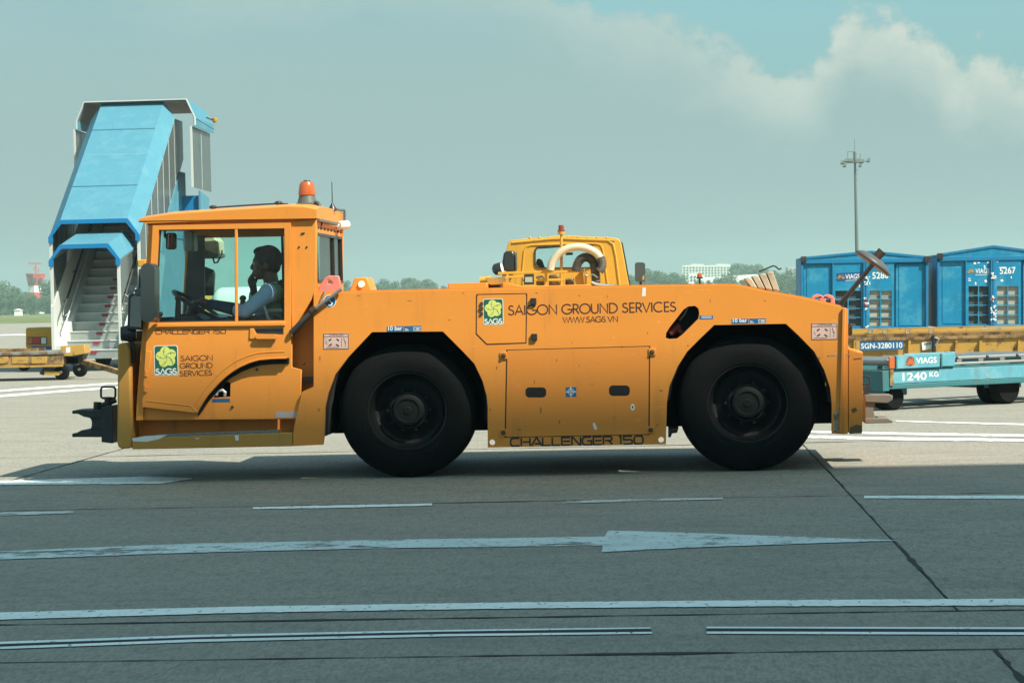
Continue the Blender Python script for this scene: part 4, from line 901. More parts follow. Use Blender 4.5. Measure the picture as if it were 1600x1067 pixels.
# round mirror on its arm at the tail
ma, mb_ = P(1310, 479, .4), P(1377, 397, .15)
am = MB().tube([ma-Vector((0, 0, .05)), ma, mb_], [.024, .019, .016], 10).build('mirror_arm', m_plas, tr)
MB().cyl(P(1369, 403, .15), P(1378.5, 392.5, .15), .030, .034, 12).build('mirror_clamp', m_bolt, am)
c0, c1 = P(1337.5, 391, .15), P(1391, 430, .15); cc = (c0+c1)/2; dd_ = (c1-c0).normalized(); nn_ = Vector((-dd_.z, 0, dd_.x)); 
nn_ = -nn_ if nn_.z < 0 else nn_
Rm = (c1-c0).length/2
MB().lathe([(-.016, Rm-.004), (-.010, Rm), (0, Rm), (.004, Rm-.010), (.010, Rm-.013), (.030, Rm*.72), (.042, Rm*.42), (.046, 0)], cc, nn_, 40).build('tail_mirror', simple('mirror_back', (.085, .085, .08), .4, var=.2), am, ang=22)
MB().lathe([(-.015, 0), (-.015, Rm-.01), (-.012, Rm-.006)], cc, nn_, 40).build('mirror_glass', m_mirror, am)
MB().prism(ql([(1327, 505), (1330.5, 506), (1331, 523), (1327, 525)], .15), Y0+.1, Y0+.3).build('tail_lamp', m_trim, tr, bev=.006)
# ================================================================ DRIVER
def remesh(mb, name, mat, parent, vox, sub=0, smooth=3):
    o = mb.build(name, mat, parent, ang=180)
    r = o.modifiers.new('remesh', 'REMESH'); r.mode = 'VOXEL'; r.voxel_size = vox; r.use_smooth_shade = True
    s = o.modifiers.new('smooth', 'SMOOTH'); s.iterations = smooth; s.factor = .5
    return o
def cap(mb, p0, p1, r0, r1):
    p0, p1 = Vector(p0), Vector(p1); mb.cyl(p0, p1, r0, r1, 14); mb.ell(p0, (r0,)*3, 12, 8); mb.ell(p1, (r1,)*3, 12, 8)
dv = empty('person', (P(420, 505, .36).x, Y0+.36, q(300, 600)[1]+.03), 'driver in a green hi-vis vest and pale blue shirt, one hand on the wheel', 'person')
hd_ = P(415, 411, .36); neck = P(424, 446, .36); chest = P(428, 470, .36); hip = P(424, 512, .36)
shN, shF = P(420, 458, .17), P(422, 457, .54)
elN, wrN = P(383, 487, .10), P(325, 474, .30)
elF, wrF = P(398, 478, .58), P(396, 450, .44)
bm_ = MB()
cap(bm_, neck+Vector((.01, 0, -.05)), hd_+Vector((.025, 0, -.05)), .058, .055)
bm_.ell(hd_+Vector((.012, 0, .012)), (.102, .076, .108), 18, 12); bm_.ell(hd_+Vector((-.045, 0, -.065)), (.052, .052, .056), 14, 10)
bm_.ell(hd_+Vector((-.040, 0, -.015)), (.050, .060, .075), 14, 10)
bm_.ell(hd_+Vector((-.098, 0, -.030)), (.016, .014, .020), 10, 8); cap(bm_, hd_+Vector((-.086, 0, .005)), hd_+Vector((-.104, 0, -.030)), .010, .013)
bm_.ell(hd_+Vector((-.090, 0, -.068)), (.014, .024, .008), 10, 6); bm_.ell(hd_+Vector((-.088, 0, -.084)), (.013, .020, .008), 10, 6); bm_.ell(hd_+Vector((-.078, 0, .022)), (.018, .05, .010), 10, 6)
for s_ in (-1, 1):
    bm_.ell(hd_+Vector((.018, s_*.076, -.022)), (.020, .012, .032), 10, 8)
cap(bm_, chest, hip, .115, .125); cap(bm_, shN, shF, .06, .06); cap(bm_, neck+Vector((0, 0, -.05)), chest, .07, .11)
cap(bm_, shN, elN, .045, .038); cap(bm_, elN, wrN, .036, .026); cap(bm_, shF, elF, .045, .038); cap(bm_, elF, wrF, .036, .026)
for s_ in (-1, 1):
    k_ = hip+Vector((-.42, s_*.10, .02)); f_ = Vector((k_.x-.05, k_.y, q(300, 600)[1]+.10)); cap(bm_, hip+Vector((0, s_*.09, 0)), k_, .075, .055); cap(bm_, k_, f_, .052, .035); cap(bm_, f_, f_+Vector((-.14, 0, -.02)), .035, .03)
def hand(w_, dirn, palmn, side):
    d = dirn.normalized(); n_ = palmn.normalized(); s_ = d.cross(n_).normalized()
    cap(bm_, w_, w_+d*.05, .027, .030); 
    for i, (o_, L_) in enumerate(((-.030, .068), (-.010, .078), (.010, .074), (.029, .058))):
        b0 = w_+d*.065+s_*o_; b1 = b0+d*L_*.5+n_*.006; b2 = b1+(d*.55+n_*.85).normalized()*L_*.38; b3 = b2+(n_-d*.25).normalized()*L_*.25
        cap(bm_, w_+d*.03+s_*o_*.7, b0, .012, .0105); cap(bm_, b0, b1, .0105, .0095); cap(bm_, b1, b2, .0095, .0085); cap(bm_, b2, b3, .0085, .008)
    t0 = w_+d*.02+s_*side*.028; t1 = t0+(d*.6+s_*side*.6+n_*.5).normalized()*.038; cap(bm_, t0, t1, .013, .011); cap(bm_, t1, t1+(d*.8+n_*.6).normalized()*.032, .011, .009)
hand(wrN, P(300, 467, .36)-wrN, Vector((-.2, .25, -1)), -1)
hand(wrF, P(391, 434, .38)-wrF, Vector((.7, -.55, .2)), 1)
remesh(bm_, 'body', m_skin, dv, .0055, smooth=2)
hb_ = MB(); hb_.ell(hd_+Vector((.022, 0, .028)), (.104, .086, .104), 20, 14); hb_.ell(hd_+Vector((-.010, 0, .085)), (.080, .070, .040), 16, 8); hb_.ell(hd_+Vector((.052, 0, -.025)), (.060, .073, .060), 14, 10)
remesh(hb_, 'hair', m_hair, dv, .007, smooth=1)
for s_ in (-1, 1):
    MB().ell(hd_+Vector((-.080, s_*.030, -.004)), (.010, .012, .008), 10, 8).build('eye', m_white, dv)
sh_ = MB(); cap(sh_, chest+Vector((0, 0, .02)), hip, .128, .135); cap(sh_, shN, shF, .070, .070); cap(sh_, neck+Vector((.0, 0, -.075)), chest, .062, .125)
cap(sh_, shN, elN, .062, .052); cap(sh_, elN, elN+(wrN-elN)*.30, .052, .047); cap(sh_, shF, elF, .060, .05); cap(sh_, elF, elF+(wrF-elF)*.6, .05, .04)
remesh(sh_, 'shirt', m_shirt, dv, .009)
cf_ = MB(); cap(cf_, elN+(wrN-elN)*.24, elN+(wrN-elN)*.92, .050, .036); remesh(cf_, 'sleeve', m_navy, dv, .007)
co2 = MB(); 
for k in range(18):
    a = 2*pi*k/18; co2.ell(neck+Vector((.004+.068*cos(a), .066*sin(a), -.052+.022*cos(a))), (.016, .016, .026), 8, 6)
remesh(co2, 'collar', m_navy, dv, .007)
vs_ = MB(); cap(vs_, chest+Vector((.022, 0, .0)), hip+Vector((.012, 0, .02)), .134, .140); cap(vs_, shN+Vector((.030, .035, .0)), shF+Vector((.03, -.035, .0)), .075, .075)
remesh(vs_, 'vest', m_vest, dv, .009)
tp = MB(); tp.tube([chest+Vector((.022+.145*cos(a*pi/10), .145*sin(a*pi/10), -.07)) for a in range(20)], [.013]*20, 6, True)
tp.tube([shN+Vector((-.02, .0, .073)), shN+Vector((-.048, -.020, .02)), shN+Vector((-.045, -.032, -.05)), shN+Vector((-.02, -.04, -.12)), shN+Vector((0, -.03, -.2))], .010, 6); tp.build('reflective_tape', m_tape, dv)
tz = MB()
for s_ in (-1, 1):
    k_ = hip+Vector((-.42, s_*.10, .02)); f_ = Vector((k_.x-.05, k_.y, q(300, 600)[1]+.14)); cap(tz, hip+Vector((0, s_*.09, 0)), k_, .088, .066); cap(tz, k_, f_, .064, .05)
cap(tz, hip+Vector((0, -.08, 0)), hip+Vector((0, .08, 0)), .12, .12); remesh(tz, 'trousers', m_navy, dv, .012)

# ================================================================ PASSENGER STAIRS
ax = lambda px, Y: at(px, 470, Y).x
azz = lambda py, Y, px=150: at(px, py, Y).z
YF = 47.0
stx = empty('passenger_stairs', (ax(150, 49), 50, 0), 'covered airliner boarding stairs with a pale blue roof rising over white steps', 'boarding stairs')
XL, XR = ax(80, YF), ax(189, YF); XLo, XRo = ax(80, 48.2), ax(213, 48.2)
SXL, SXR = XL+.25, XR+.02
RISE, RUN, Z0s = .190, .262, .245
NS = 21
sproto = None
for k in range(NS):
    mb = MB(); 
    mb.box(SXL, SXR, 0, .02, 0, RISE-.02)           # riser
    for g in range(5): mb.box(SXL, SXR, -.006, 0, .018+.031*g, .036+.031*g)
    if not sproto:
        org_ = Vector((0, YF, Z0s)); so_ = mb.build('step', m_alu, None); so_.parent = stx; ORG[so_] = Vector((0,0,0)); sproto = so_
        nz = MB().box(SXL, SXR, -.022, RUN+.02, RISE-.022, RISE).build('step_nosing', m_stairwhite, so_)
        mk = MB().box((SXL+SXR)/2-.062, (SXL+SXR)/2+.062, -.0285, -.0065, RISE-.085, RISE-.024).build('tread_mark', m_redmark, so_)
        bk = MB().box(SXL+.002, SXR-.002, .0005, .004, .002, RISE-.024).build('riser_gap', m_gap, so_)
        so_.location = org_-ORG[stx]
    else: copy_tree(sproto, stx, Vector((0, YF+RUN*k, Z0s+RISE*k))-ORG[stx])
YT, ZT = YF+RUN*NS, Z0s+RISE*NS
sl_ = RISE/RUN
# sloped side walls (stringers), inner white walls and handrails
def slopewall(x0, x1, zlo, zhi, ya, yb, name, mat, front=None):
    def zz_(y): return Z0s+(y-YF)*sl_
    pts = [(ya, max(.28, zz_(ya)+zlo)), (ya, zz_(ya)+zhi), (yb, zz_(yb)+zhi), (yb, zz_(yb)+zlo)]
    if front: pts = front
    return MB().prism(pts, x0, x1, lambda p, t: (t, p[0], p[1])).build(name, mat, stx)
slopewall(XL, XL+.06, -.3, 1.15, YF-.05, YT, 'side_wall', m_stairwhite)
slopewall(XL+.06, SXL, -.3, .30, YF-.02, YT, 'stringer', m_stairwhite)
slopewall(SXR, SXR+.05, -.3, .55, YF+.02, YT, 'side_wall', m_stairwhite)
XRo += .10
zs_ = lambda y: Z0s+(y-YF)*sl_
MB().prism([(48.2, .62), (48.2, zs_(48.2)+.15), (YT, zs_(YT)+.15), (YT+.6, zs_(YT)+.15), (YT+.6, .62)], XRo-.04, XRo, lambda p, t: (t, p[0], p[1])).build('outer_side_wall', m_skyblue, stx)
MB().prism([(48.2, .62), (48.2, zs_(48.2)+.15), (YT, zs_(YT)+.15), (YT+.6, zs_(YT)+.15), (YT+.6, .62)], XLo, XLo+.04, lambda p, t: (t, p[0], p[1])).build('outer_side_wall', m_skyblue, stx)
def rail(x, h, y0, y1, r, name, mat):
    zz_ = lambda y: Z0s+(y-YF)*sl_
    mb = MB(); mb.tube([(x, y0, zz_(y0)+h-.12), (x, y0+.06, zz_(y0)+h), (x, y1, zz_(y1)+h)], r, 8)
    for k in range(7):
        y = y0+.3+k*.85
        if y < y1: mb.tube([(x, y, zz_(y)+h), (x-.06 if x < (XL+XR)/2 else x+.06, y, zz_(y)+h-.05)], .012, 6)
    mb.build(name, mat, stx)
rail(SXL-.04, .95, YF+.1, YT, .024, 'handrail', m_trim); rail(SXR-.05, .95, YF+.2, YT, .024, 'handrail', m_trim); rail(SXL-.02, .62, YF+.15, YT, .016, 'lower_handrail', m_stairwhite)
# lower hood (the near section of roof) and its posts
def chamfer_frame(x0, x1, ztop, ch, cz, leg, w): # outline of an inverted U with chamfered corners
    return [(x0, ztop-cz-leg), (x0, ztop-cz), (x0+ch, ztop), (x1-ch, ztop), (x1, ztop-cz), (x1, ztop-cz-leg), (x1-w, ztop-cz-leg), (x1-w, ztop-cz+w*.3), (x1-ch-w*.4, ztop-w), (x0+ch+w*.4, ztop-w), (x0+w, ztop-cz+w*.3), (x0+w, ztop-cz-leg)]
zt1 = azz(382.5, YF, 130); zt2 = azz(343.5, 48.2)
def hood(x0, x1, y0, z0, y1, z1, ch, cz, name, m_skin_, m_edge, leg=.12, w=.055):
    def sec(y, z, dx=0): return [(x0, y, z-cz), (x0+ch, y, z), (x1-ch, y, z), (x1, y, z-cz)]
    a, b = sec(y0, z0), sec(y1, z1); mb = MB()
    for i in range(3):
        mb.add([a[i], a[i+1], b[i+1], b[i]], [(0, 1, 2, 3)])
    th = .03
    a2 = [(x, y, z-th) for x, y, z in a]; b2 = [(x, y, z-th) for x, y, z in b]
    rf = mb.build(name, m_skin_, stx, flat=True); so2 = rf.modifiers.new('thickness', 'SOLIDIFY'); so2.thickness = .025; so2.offset = 0
    mb = MB()
    for i in range(3): mb.add([a2[i], a2[i+1], b2[i+1], b2[i]], [(0, 1, 2, 3)])
    ln = mb.build('shade_lining', m_shade_lining, rf, flat=True); so3 = ln.modifiers.new('thickness', 'SOLIDIFY'); so3.thickness = .008  # added dark sheet, makes the inside of the stairs look shaded
    MB().prism(chamfer_frame(x0-.015, x1+.015, z0+.012, ch, cz, leg, w*1.6), y0-.05, y0+.02).build('front_edge', m_edge, rf)
    return rf
hood(XL, XR, YF-.02, zt1, 48.5, zt1+.30, .24, .33, 'lower_hood', m_skyblue, m_stairblue)
zc = azz(157, 51.9, 220); YE = 48.2+(zc-.05-zt2)/(sl_*.985)
mrf = hood(XLo, XRo, 48.2, zt2, YE, zc-.05, .25, .36, 'main_roof', m_skyblue, m_stairblue)
for k in range(26):   # rivet row across the roof joint
    x = XLo+.3+(XRo-XLo-.6)*k/25; y = 50.3; MB().ell((x, y, zt2+(y-48.2)*sl_*.985+.014), (.010, .010, .008), 6, 4).build('rivet', m_stairwhite, mrf)
for y in (49.25, 51.15):
    zz1 = zt2+(y-48.2)*sl_*.985
    MB().add([(XLo+.25, y-.012, zz1+.0165), (XRo-.25, y-.012, zz1+.0165), (XRo-.25, y+.012, zz1+.034), (XLo+.25, y+.012, zz1+.034)], [(0, 1, 2, 3)]).build('roof_seam', simple('roof_seam_blue', (.045, .15, .21), .6), mrf)
for x, y, zt in ((XL+.03, YF, zt1-.33), (XR-.03, YF, zt1-.33), (XRo-.02, 48.22, zt2-.36), (XLo+.02, 48.22, zt2-.36)):
    MB().box(x-.028, x+.028, y-.03, y+.03, .3, zt-.05).build('post', m_stairwhite, stx)
# glazed sides: smoked panes between pale mullions under the main roof
def pane(x, ya, yb, lo, hi, name='side_pane'):
    zz_ = lambda y: Z0s+(y-YF)*sl_
    return MB().prism([(ya, zz_(ya)+lo), (yb, zz_(yb)+lo), (yb, hi(yb)), (ya, hi(ya))], x-.006, x+.006, lambda p, t: (t, p[0], p[1])).build(name, m_smoke, stx)
hi2 = lambda y: zt2+(y-48.2)*sl_*.985-.37
ys = [48.25+(YE-48.3)*k/6 for k in range(7)]
for x in (XRo-.02, XLo+.02):
    for a, b in zip(ys[:-1], ys[1:]): pane(x, a+.012, b-.012, .16, hi2)
    for y in ys[1:]: MB().box(x-.011, x+.011, y-.012, y+.012, Z0s+(y-YF)*sl_+.16, hi2(y)).build('mullion', m_stairwhite, stx)
for a, b in ((YF+.05, 47.6), (47.62, 48.2)): pane(XL+.03, a, b, 1.15, lambda y: zt1-.33+(y-YF)*.2); 
for a, b in ((YF+.05, 48.2),): pane(XR-.02, a, b, 1.1, lambda y: zt1-.33+(y-YF)*.2)
# upper landing, its wide cap and hanging side flaps
Yc0, Yc1 = YE-.12, YE+2.1
cx0, cx1 = ax(128, Yc0), ax(312, Yc0)
pane(XRo-.02, YE+.02, YE+.9, .1, lambda y: zc-.42, 'landing_pane')
hood(cx0, cx1, Yc0, zc, Yc1, zc-.10, ax(141, Yc0)-cx0, azz(157, Yc0, 140)-azz(187, Yc0, 130), 'landing_roof', m_skyblue, m_stairwhite, leg=.18, w=.016)
MB().box(cx0, cx0+.03, Yc0, Yc1, zc-.62, zc-.42).build('roof_skirt', m_skyblue, stx); MB().box(cx1-.03, cx1, Yc0, Yc1, zc-.62, zc-.42).build('roof_skirt', m_skyblue, stx)
zf = azz(197, Yc0, 306)
for x, y0, y1, z1 in ((ax(306, Yc0), Yc0, Yc1-.1, azz(292, Yc0, 318)), (ax(124, Yc0), Yc0, Yc0+1.1, azz(265, Yc0, 125))):
    fl = MB().prism([(y0, zf), (y1, zf-.02), (y1, z1-.02), (y0, z1)], x-.008, x+.008, lambda p, t: (t, p[0], p[1])).build('side_flap', m_smoke, stx)
    MB().box(x-.025, x+.02, y0-.03, y0+.01, z1, zf).build('flap_edge', m_stairwhite, fl)
    MB().box(x-.012, x+.012, (y0+y1)/2-.012, (y0+y1)/2+.012, z1, zf-.01).build('flap_rib', m_stairwhite, fl)
# landing floor, guards, lamp
xg0, xg1 = ax(276, YT), ax(316, YT)
MB().box(XLo, xg1-.03, YT+.14, Yc1, ZT-1.3, ZT-1.2).build('landing_floor', m_stairblue, stx)
zg = azz(299, YT, 290)
MB().prism([(YT-.6, ZT-1.4), (YT-.3, zg), (YT+.15, zg-.05), (YT+.15, ZT-1.4)], XRo-.02, XRo+.02, lambda p, t: (t, p[0], p[1])).build('landing_guard', m_skyblue, stx)
MB().box(XRo, xg1-.05, YT+.1, YT+.14, ZT-1.4, zg-.10).build('landing_guard', m_stairblue, stx)
MB().prism([(YT, ZT-1.4), (YT, zg), (YT+1.0, zg-.12), (YT+1.1, ZT-1.4)], xg1-.02, xg1+.02, lambda p, t: (t, p[0], p[1])).build('landing_guard', m_skyblue, stx)
la = at(335.5, 189, Yc0+.5); MB().lathe([(-.05, .03), (.0, .06), (.06, .06), (.08, 0)], la, (0, 0, 1), 10).build('landing_lamp', m_rust2, stx); MB().tube([la, la+Vector((-.2, 0, .08))], .015, 6).build('lamp_arm', m_trim, stx)
# truck below the stairs: yellow tail, chassis, wheels
tl = MB().prism(loop([(40, 514), (42, 512), (80, 512), (86, 516), (86, 549), (44, 549), (44, 546), (40, 542)], 49.5), 49.5, 50.6).build('tail_box', m_yellow, stx, bev=.03)
for a, b, m_ in ((43.5, 51, m_amber), (51, 64.5, m_redlens), (64.5, 73, m_stick_white)):
    MB().prism(loop([(a+.5, 527.5), (b-.5, 527.5), (b-.5, 537), (a+.5, 537)], 49.5), 49.47, 49.498).build('tail_lamp', m_, tl)
MB().prism(loop([(43, 526.5), (73.5, 526.5), (73.5, 538), (43, 538)], 49.5), 49.488, 49.4985).build('lamp_frame', m_trim, tl)
MB().prism(loop([(50, 541), (83, 541), (83, 548), (50, 548)], 49.5), 49.47, 49.498).build('blue_plate', m_stick_blue, tl)
MB().box(XL+.1, XRo-.1, 49.0, 56.5, .42, .72).build('chassis', m_black, stx)
for x in (XL+.15, XRo-.35):
    for y in (50.2, 55.2):
        w_ = MB().lathe([(0, .2), (.0, .36), (.03, .42), (.22, .42), (.25, .36), (.25, 0)], (x, y, .42), (1, 0, 0), 28).build('wheel', m_rubber, stx)
cbx = MB().box(XL+.2, XRo-.2, 55.0, 57.0, .75, 2.1).build('truck_cab', m_yellow, stx, bev=.08)
MB().box(XL+.35, XRo-.35, 56.99, 57.01, 1.4, 1.95).build('windscreen', m_glass2, cbx)
# far support legs of the landing
for x in (XLo+.2, XRo-.2): MB().bar((x, YT, .7), (x, YT, ZT-.25), .1, .1, (1, 0, 0)).build('support_leg', m_stairwhite, stx)

# ================================================================ BAGGAGE DOLLY ON THE LEFT
YD = 41.0
dl = empty('flat_cart', (ax(30, YD), YD+.8, 0), 'rusty yellow flat cargo cart with a towbar standing before the boarding stairs', 'cart')
dz = lambda py, px=60: at(px, py, YD).z
xa, xb = ax(-70, YD), ax(96, YD)
fr_ = MB(); fr_.box(xa, xb, YD, YD+.06, dz(571), dz(555)); fr_.box(xa, xb, YD+1.5, YD+1.56, dz(571), dz(555)); fr_.box(xb-.06, xb, YD+.06, YD+1.5, dz(571), dz(555)); fr_.build('frame', m_rust, dl, bev=.01)
tpb = MB().box(xa, xb+.02, YD-.02, YD+1.58, dz(554.5), dz(549.5)).build('deck', simple('grey_worn_deck', (.20, .20, .18), .7, grime=(.13, .07, .035), ga=(.42, .6), gs=6, bump=.3), dl, bev=.01)
for k in range(3): MB().prism(loop([(19+30*k-30, 557.5), (43+30*k-30, 557.2), (43+30*k-30, 567.5), (19+30*k-30, 568)], YD), YD-.012, YD-.001).build('frame_plate', m_rust2, dl, bev=.004)
MB().box(xa, xb, YD-.03, YD, dz(573.5), dz(570.5)).build('bottom_rail', m_rust2, dl)
bk_ = MB().prism(loop([(93.5, 541), (131, 538.5), (132, 552.5), (112, 556.5), (94, 556)], YD), YD+.05, YD+.45).build('end_block', m_rust2, dl, bev=.01)
MB().prism(loop([(102, 543), (108.5, 542.5), (108.5, 551), (102, 551.5)], YD), YD+.045, YD+.0495).build('white_tag', m_stick_white, bk_)
for k in range(2):
    MB().box(xa, xb-.6, YD+.5+.5*k, YD+.56+.5*k, dz(549.4), dz(545)).build('deck_rail', m_rust, dl)
tb = MB(); tb.bar(at(112, 560, YD+.5), at(196, 584, YD-.3), .10, .09); tb.bar(at(100, 562, YD+.4), at(126, 563, YD+.4), .3, .12); tb.build('towbar', m_rust, dl, bev=.008)
MB().prism(loop([(95, 556), (132, 553), (126, 566), (116, 571), (108, 567), (96, 569)], YD+.3), YD+.25, YD+.6).build('turntable', m_black, dl)
def caster(px, py, Y, r=.14, side=0):
    c_ = gnd(px, py); c_ = Vector((c_.x, c_.y, r))
    w_ = MB().lathe([(-.05, r*.35), (-.05, r*.85), (-.035, r), (.035, r), (.05, r*.85), (.05, r*.35)], c_, (.25, 1, 0), 28).build('wheel', m_rubber, dl); MB().lathe([(-.045, 0), (-.045, r*.55), (.045, r*.55), (.045, 0)], c_, (.25, 1, 0), 20).build('hub', m_rust, w_)
    MB().cyl(c_+Vector((0, -.09, 0)), c_+Vector((0, .09, 0)), .025, n=10).build('axle', m_steel, w_)
    return c_
c_ = caster(97, 593.5, YD); caster(125.5, 588.5, YD); caster(38, 579.5, YD); caster(-45, 590, YD)
MB().prism(loop([(70, 580), (92, 580.5), (97, 583), (92, 586.5), (70, 586)], c_.y-.06), c_.y-.09, c_.y-.06).build('caster_arm', m_rust2, dl)
MB().prism(loop([(71, 570), (84, 570), (84, 582), (68, 586), (62, 584), (66, 578)], c_.y), c_.y-.04, c_.y+.06).build('caster_fork', m_black, dl)

# ================================================================ WHITE TANK BEHIND THE CAB
YK = 44.0
tk = empty('tank_trailer', (at(415, 470, YK).x, YK, 0), 'white cylindrical tank on a low trailer, seen through the cab window', 'tank')
a_, b_ = at(332, 472, YK), at(478, 470, YK)
MB().lathe([(0, 0), (.02, .25), (.10, .36), (.2, .40), (b_.x-a_.x-.2, .40), (b_.x-a_.x-.1, .36), (b_.x-a_.x-.02, .25), (b_.x-a_.x, 0)], (a_.x, YK, a_.z-.12), (1, 0, 0), 28).build('tank', m_white, tk)
MB().box(a_.x, b_.x, YK-.4, YK+.4, .45, .62).build('frame', m_black, tk)
for x in (a_.x+.4, b_.x-.4):
    for y in (-.5, .38): MB().lathe([(0, .1), (0, .26), (.03, .3), (.12, .3), (.15, .26), (.15, .1)], (x, YK+y, .3), (0, 1, 0), 24).build('wheel', m_rubber, tk)

# ================================================================ YELLOW SERVICE TRUCK BEYOND
YT2 = 35.5
yt = empty('service_truck', (at(887, 470, YT2).x, YT2, 0), 'yellow service truck with hoses and railings parked behind the tow tractor', 'truck')
tl_ = lambda pts, Y=YT2: loop(pts, Y)
cab_o = [(782, 470), (782, 448), (787, 410), (791, 392), (794, 379), (798, 375.5), (817, 373.5), (850, 371), (868, 368.8), (895, 368.2), (918, 370), (958, 371.3), (966, 373.5), (970, 378), (977, 415), (983.5, 448), (984, 470)]
wn = [(837, 393), (839.5, 388), (845, 386.5), (918, 383.5), (925, 385), (928, 390), (928.5, 412), (925, 416), (919, 417.5), (845, 417.8), (839.5, 416), (837, 411)]
cb2 = MB().prism([tl_(cab_o), tl_(wn)], YT2, YT2+.06).build('cab_rear_wall', m_yellow, yt, bev=.012)
sh2 = MB(); o_ = tl_(cab_o); n = len(o_)
zk = at(880, 470, YT2).z
def shrink(k): 
    cx = sum(p[0] for p in o_)/n; return [(cx+(x-cx)*k, z if z < zk+.5 else zk+.5+(z-zk-.5)*(1-(1-k)*2)) for x, z in o_]
secs = [(YT2+.06, 1), (YT2+.8, 1.0), (YT2+1.5, .97), (YT2+1.75, .93)]
vs = []
for y, k in secs: vs += [(x, y, z) for x, z in shrink(k)]
sh2.add(vs, [(j*n+i, j*n+i+1, (j+1)*n+i+1, (j+1)*n+i) for j in range(3) for i in range(n-1)]); sh2.build('cab_shell', m_yellow, yt, ang=40)
fx = [p for p in shrink(.93)]; wsc = MB().prism([fx, [(x*.0+x, z) for x, z in [(sum(p[0] for p in fx)/n+(p[0]-sum(p[0] for p in fx)/n)*.86, zk+.22+(p[1]-zk-.1)*.78 if p[1] > zk+.1 else zk+.22) for p in fx]]], YT2+1.75, YT2+1.79)
wsc.build('cab_front', m_yellow, yt)
winframe2 = MB().prism([tl_([(a+(1.6 if a > 880 else -1.6), b+(1.4 if b > 400 else -1.4)) for a, b in wn]), tl_(wn)], YT2-.02, YT2+.03).build('rear_window_seal', m_trim, cb2)
MB().sheet(tl_(wn), YT2+.024).build('rear_window', m_glass2, cb2)
def bead(pts, r, name, Y, mat, par): return MB().tube([at(a, b, Y) for a, b in pts], r, 6).build(name, mat, par)
bead([(816, 447), (816, 425), (819, 392), (823, 385), (830, 383), (880, 381.5), (930, 380.5), (938, 382.5), (942, 390), (946, 420), (950, 447)], .014, 'pressed_bead', YT2-.002, m_yellow, cb2)
bead([(950, 376), (958, 382), (962, 400), (968, 447)], .018, 'pressed_bead', YT2-.002, m_yellow, cb2)
bead([(800, 379.5), (830, 376.5), (862, 373.5), (880, 373), (915, 374.5), (960, 376)], .016, 'roof_gutter', YT2-.004, m_yellow, cb2)
for k in range(9): MB().ell(at(828+k*15, 371.6-(1.0 if 3 <= k <= 5 else 0), YT2+.02), (.02, .03, .02), 8, 6).build('roof_rib', m_yellow, yt)
bead([(967.5, 376), (972, 380), (978, 412), (984, 447)], .012, 'door_seal', YT2+.03, m_trim, yt)
# interior: seat and mirror silhouettes
MB().prism(tl_([(838, 420), (838, 407), (842, 403), (847, 407), (852, 420)], YT2+.6), YT2+.5, YT2+.7).build('seat', m_seat, yt, bev=.03)
MB().prism(tl_([(884, 395), (895, 394.5), (895, 398.5), (884, 399)], YT2+1.6), YT2+1.58, YT2+1.62).build('interior_mirror', m_trim, yt)
# black air intake and head lamp left of the cab
MB().prism(tl_([(787, 424), (786.5, 409), (788.5, 397), (791, 393), (804, 392), (807, 400), (808, 424)], YT2-.1), YT2-.35, YT2-.03).build('air_intake', m_trim, yt, bev=.03)
MB().box(at(796, 0, YT2-.4).x, at(798, 0, YT2-.4).x, YT2-.37, YT2-.35, at(797, 422, YT2).z, at(797, 396, YT2).z).build('intake_rib', m_plas, yt)
lm = MB().lathe([(-.10, .05), (-.07, .085), (.0, .095), (.04, .09), (.045, 0)], at(780, 420, YT2-.5), (1, -.15, .2), 16).build('rear_work_lamp', m_trim, yt); MB().lathe([(.046, .082), (.055, .06), (.058, 0)], at(780, 420, YT2-.5), (1, -.15, .2), 16).build('lamp_glass', m_stick_white, lm)
MB().bar(at(772, 425, YT2-.5), at(790, 424.5, YT2-.5), .05, .03).build('lamp_bracket', m_yellow, yt)
MB().cyl(at(750, 438, YT2-.7), at(768, 436, YT2-.7), .05, n=12).build('pipe', m_yellow, yt)
# railings and machinery in front of the cab wall
mb = MB(); YR = YT2-.9
for (a, b) in (((778, 427), (916, 423.5)), ((790, 433), (816, 432.4)), ((815, 438), (880, 437))): mb.bar(at(*a, YR), at(*b, YR), .04, .035)
for px in (793, 815, 853, 882, 915): mb.bar(at(px, 426, YR), at(px, 452, YR), .035, .035, (1, 0, 0))
mb.build('railing', m_yellow, yt, bev=.004)
mb = MB()
for pts in ([(838, 446), (838, 432), (846, 430), (850, 433), (850, 446)], [(858, 448), (858, 430), (872, 428), (875, 434), (875, 448)], [(884, 448), (884, 436), (897, 434), (897, 448)]): mb.prism(loop(pts, YR+.3), YR+.2, YR+.5)
mb.build('pump_unit', simple('pump_metal', (.20, .15, .07), .5, .3, grime=(.05, .045, .035), ga=(.45, .6), gs=12), yt, bev=.02)
for a in ((846, 437), (866, 441), (869, 434)): MB().cyl(at(*a, YR+.16), at(*a, YR+.25), .035, n=12).build('pump_port', m_rust2, yt)
gp = MB().prism(loop([(818.5, 445), (819, 428.5), (834, 428), (834.5, 444.5)], YR-.03), YR-.05, YR-.01).build('gauge_board', m_trim, yt); MB().prism(loop([(820.5, 441), (820.5, 433), (832, 432.6), (832, 441)], YR-.052), YR-.056, YR-.0505).build('gauge_plate', simple('grey_label', (.33, .36, .34), .4), gp)
MB().prism(loop([(898, 434), (906, 425), (911, 425), (913, 447), (900, 447)], YR+.1), YR+.08, YR+.14).build('bracket', m_yellow, yt)
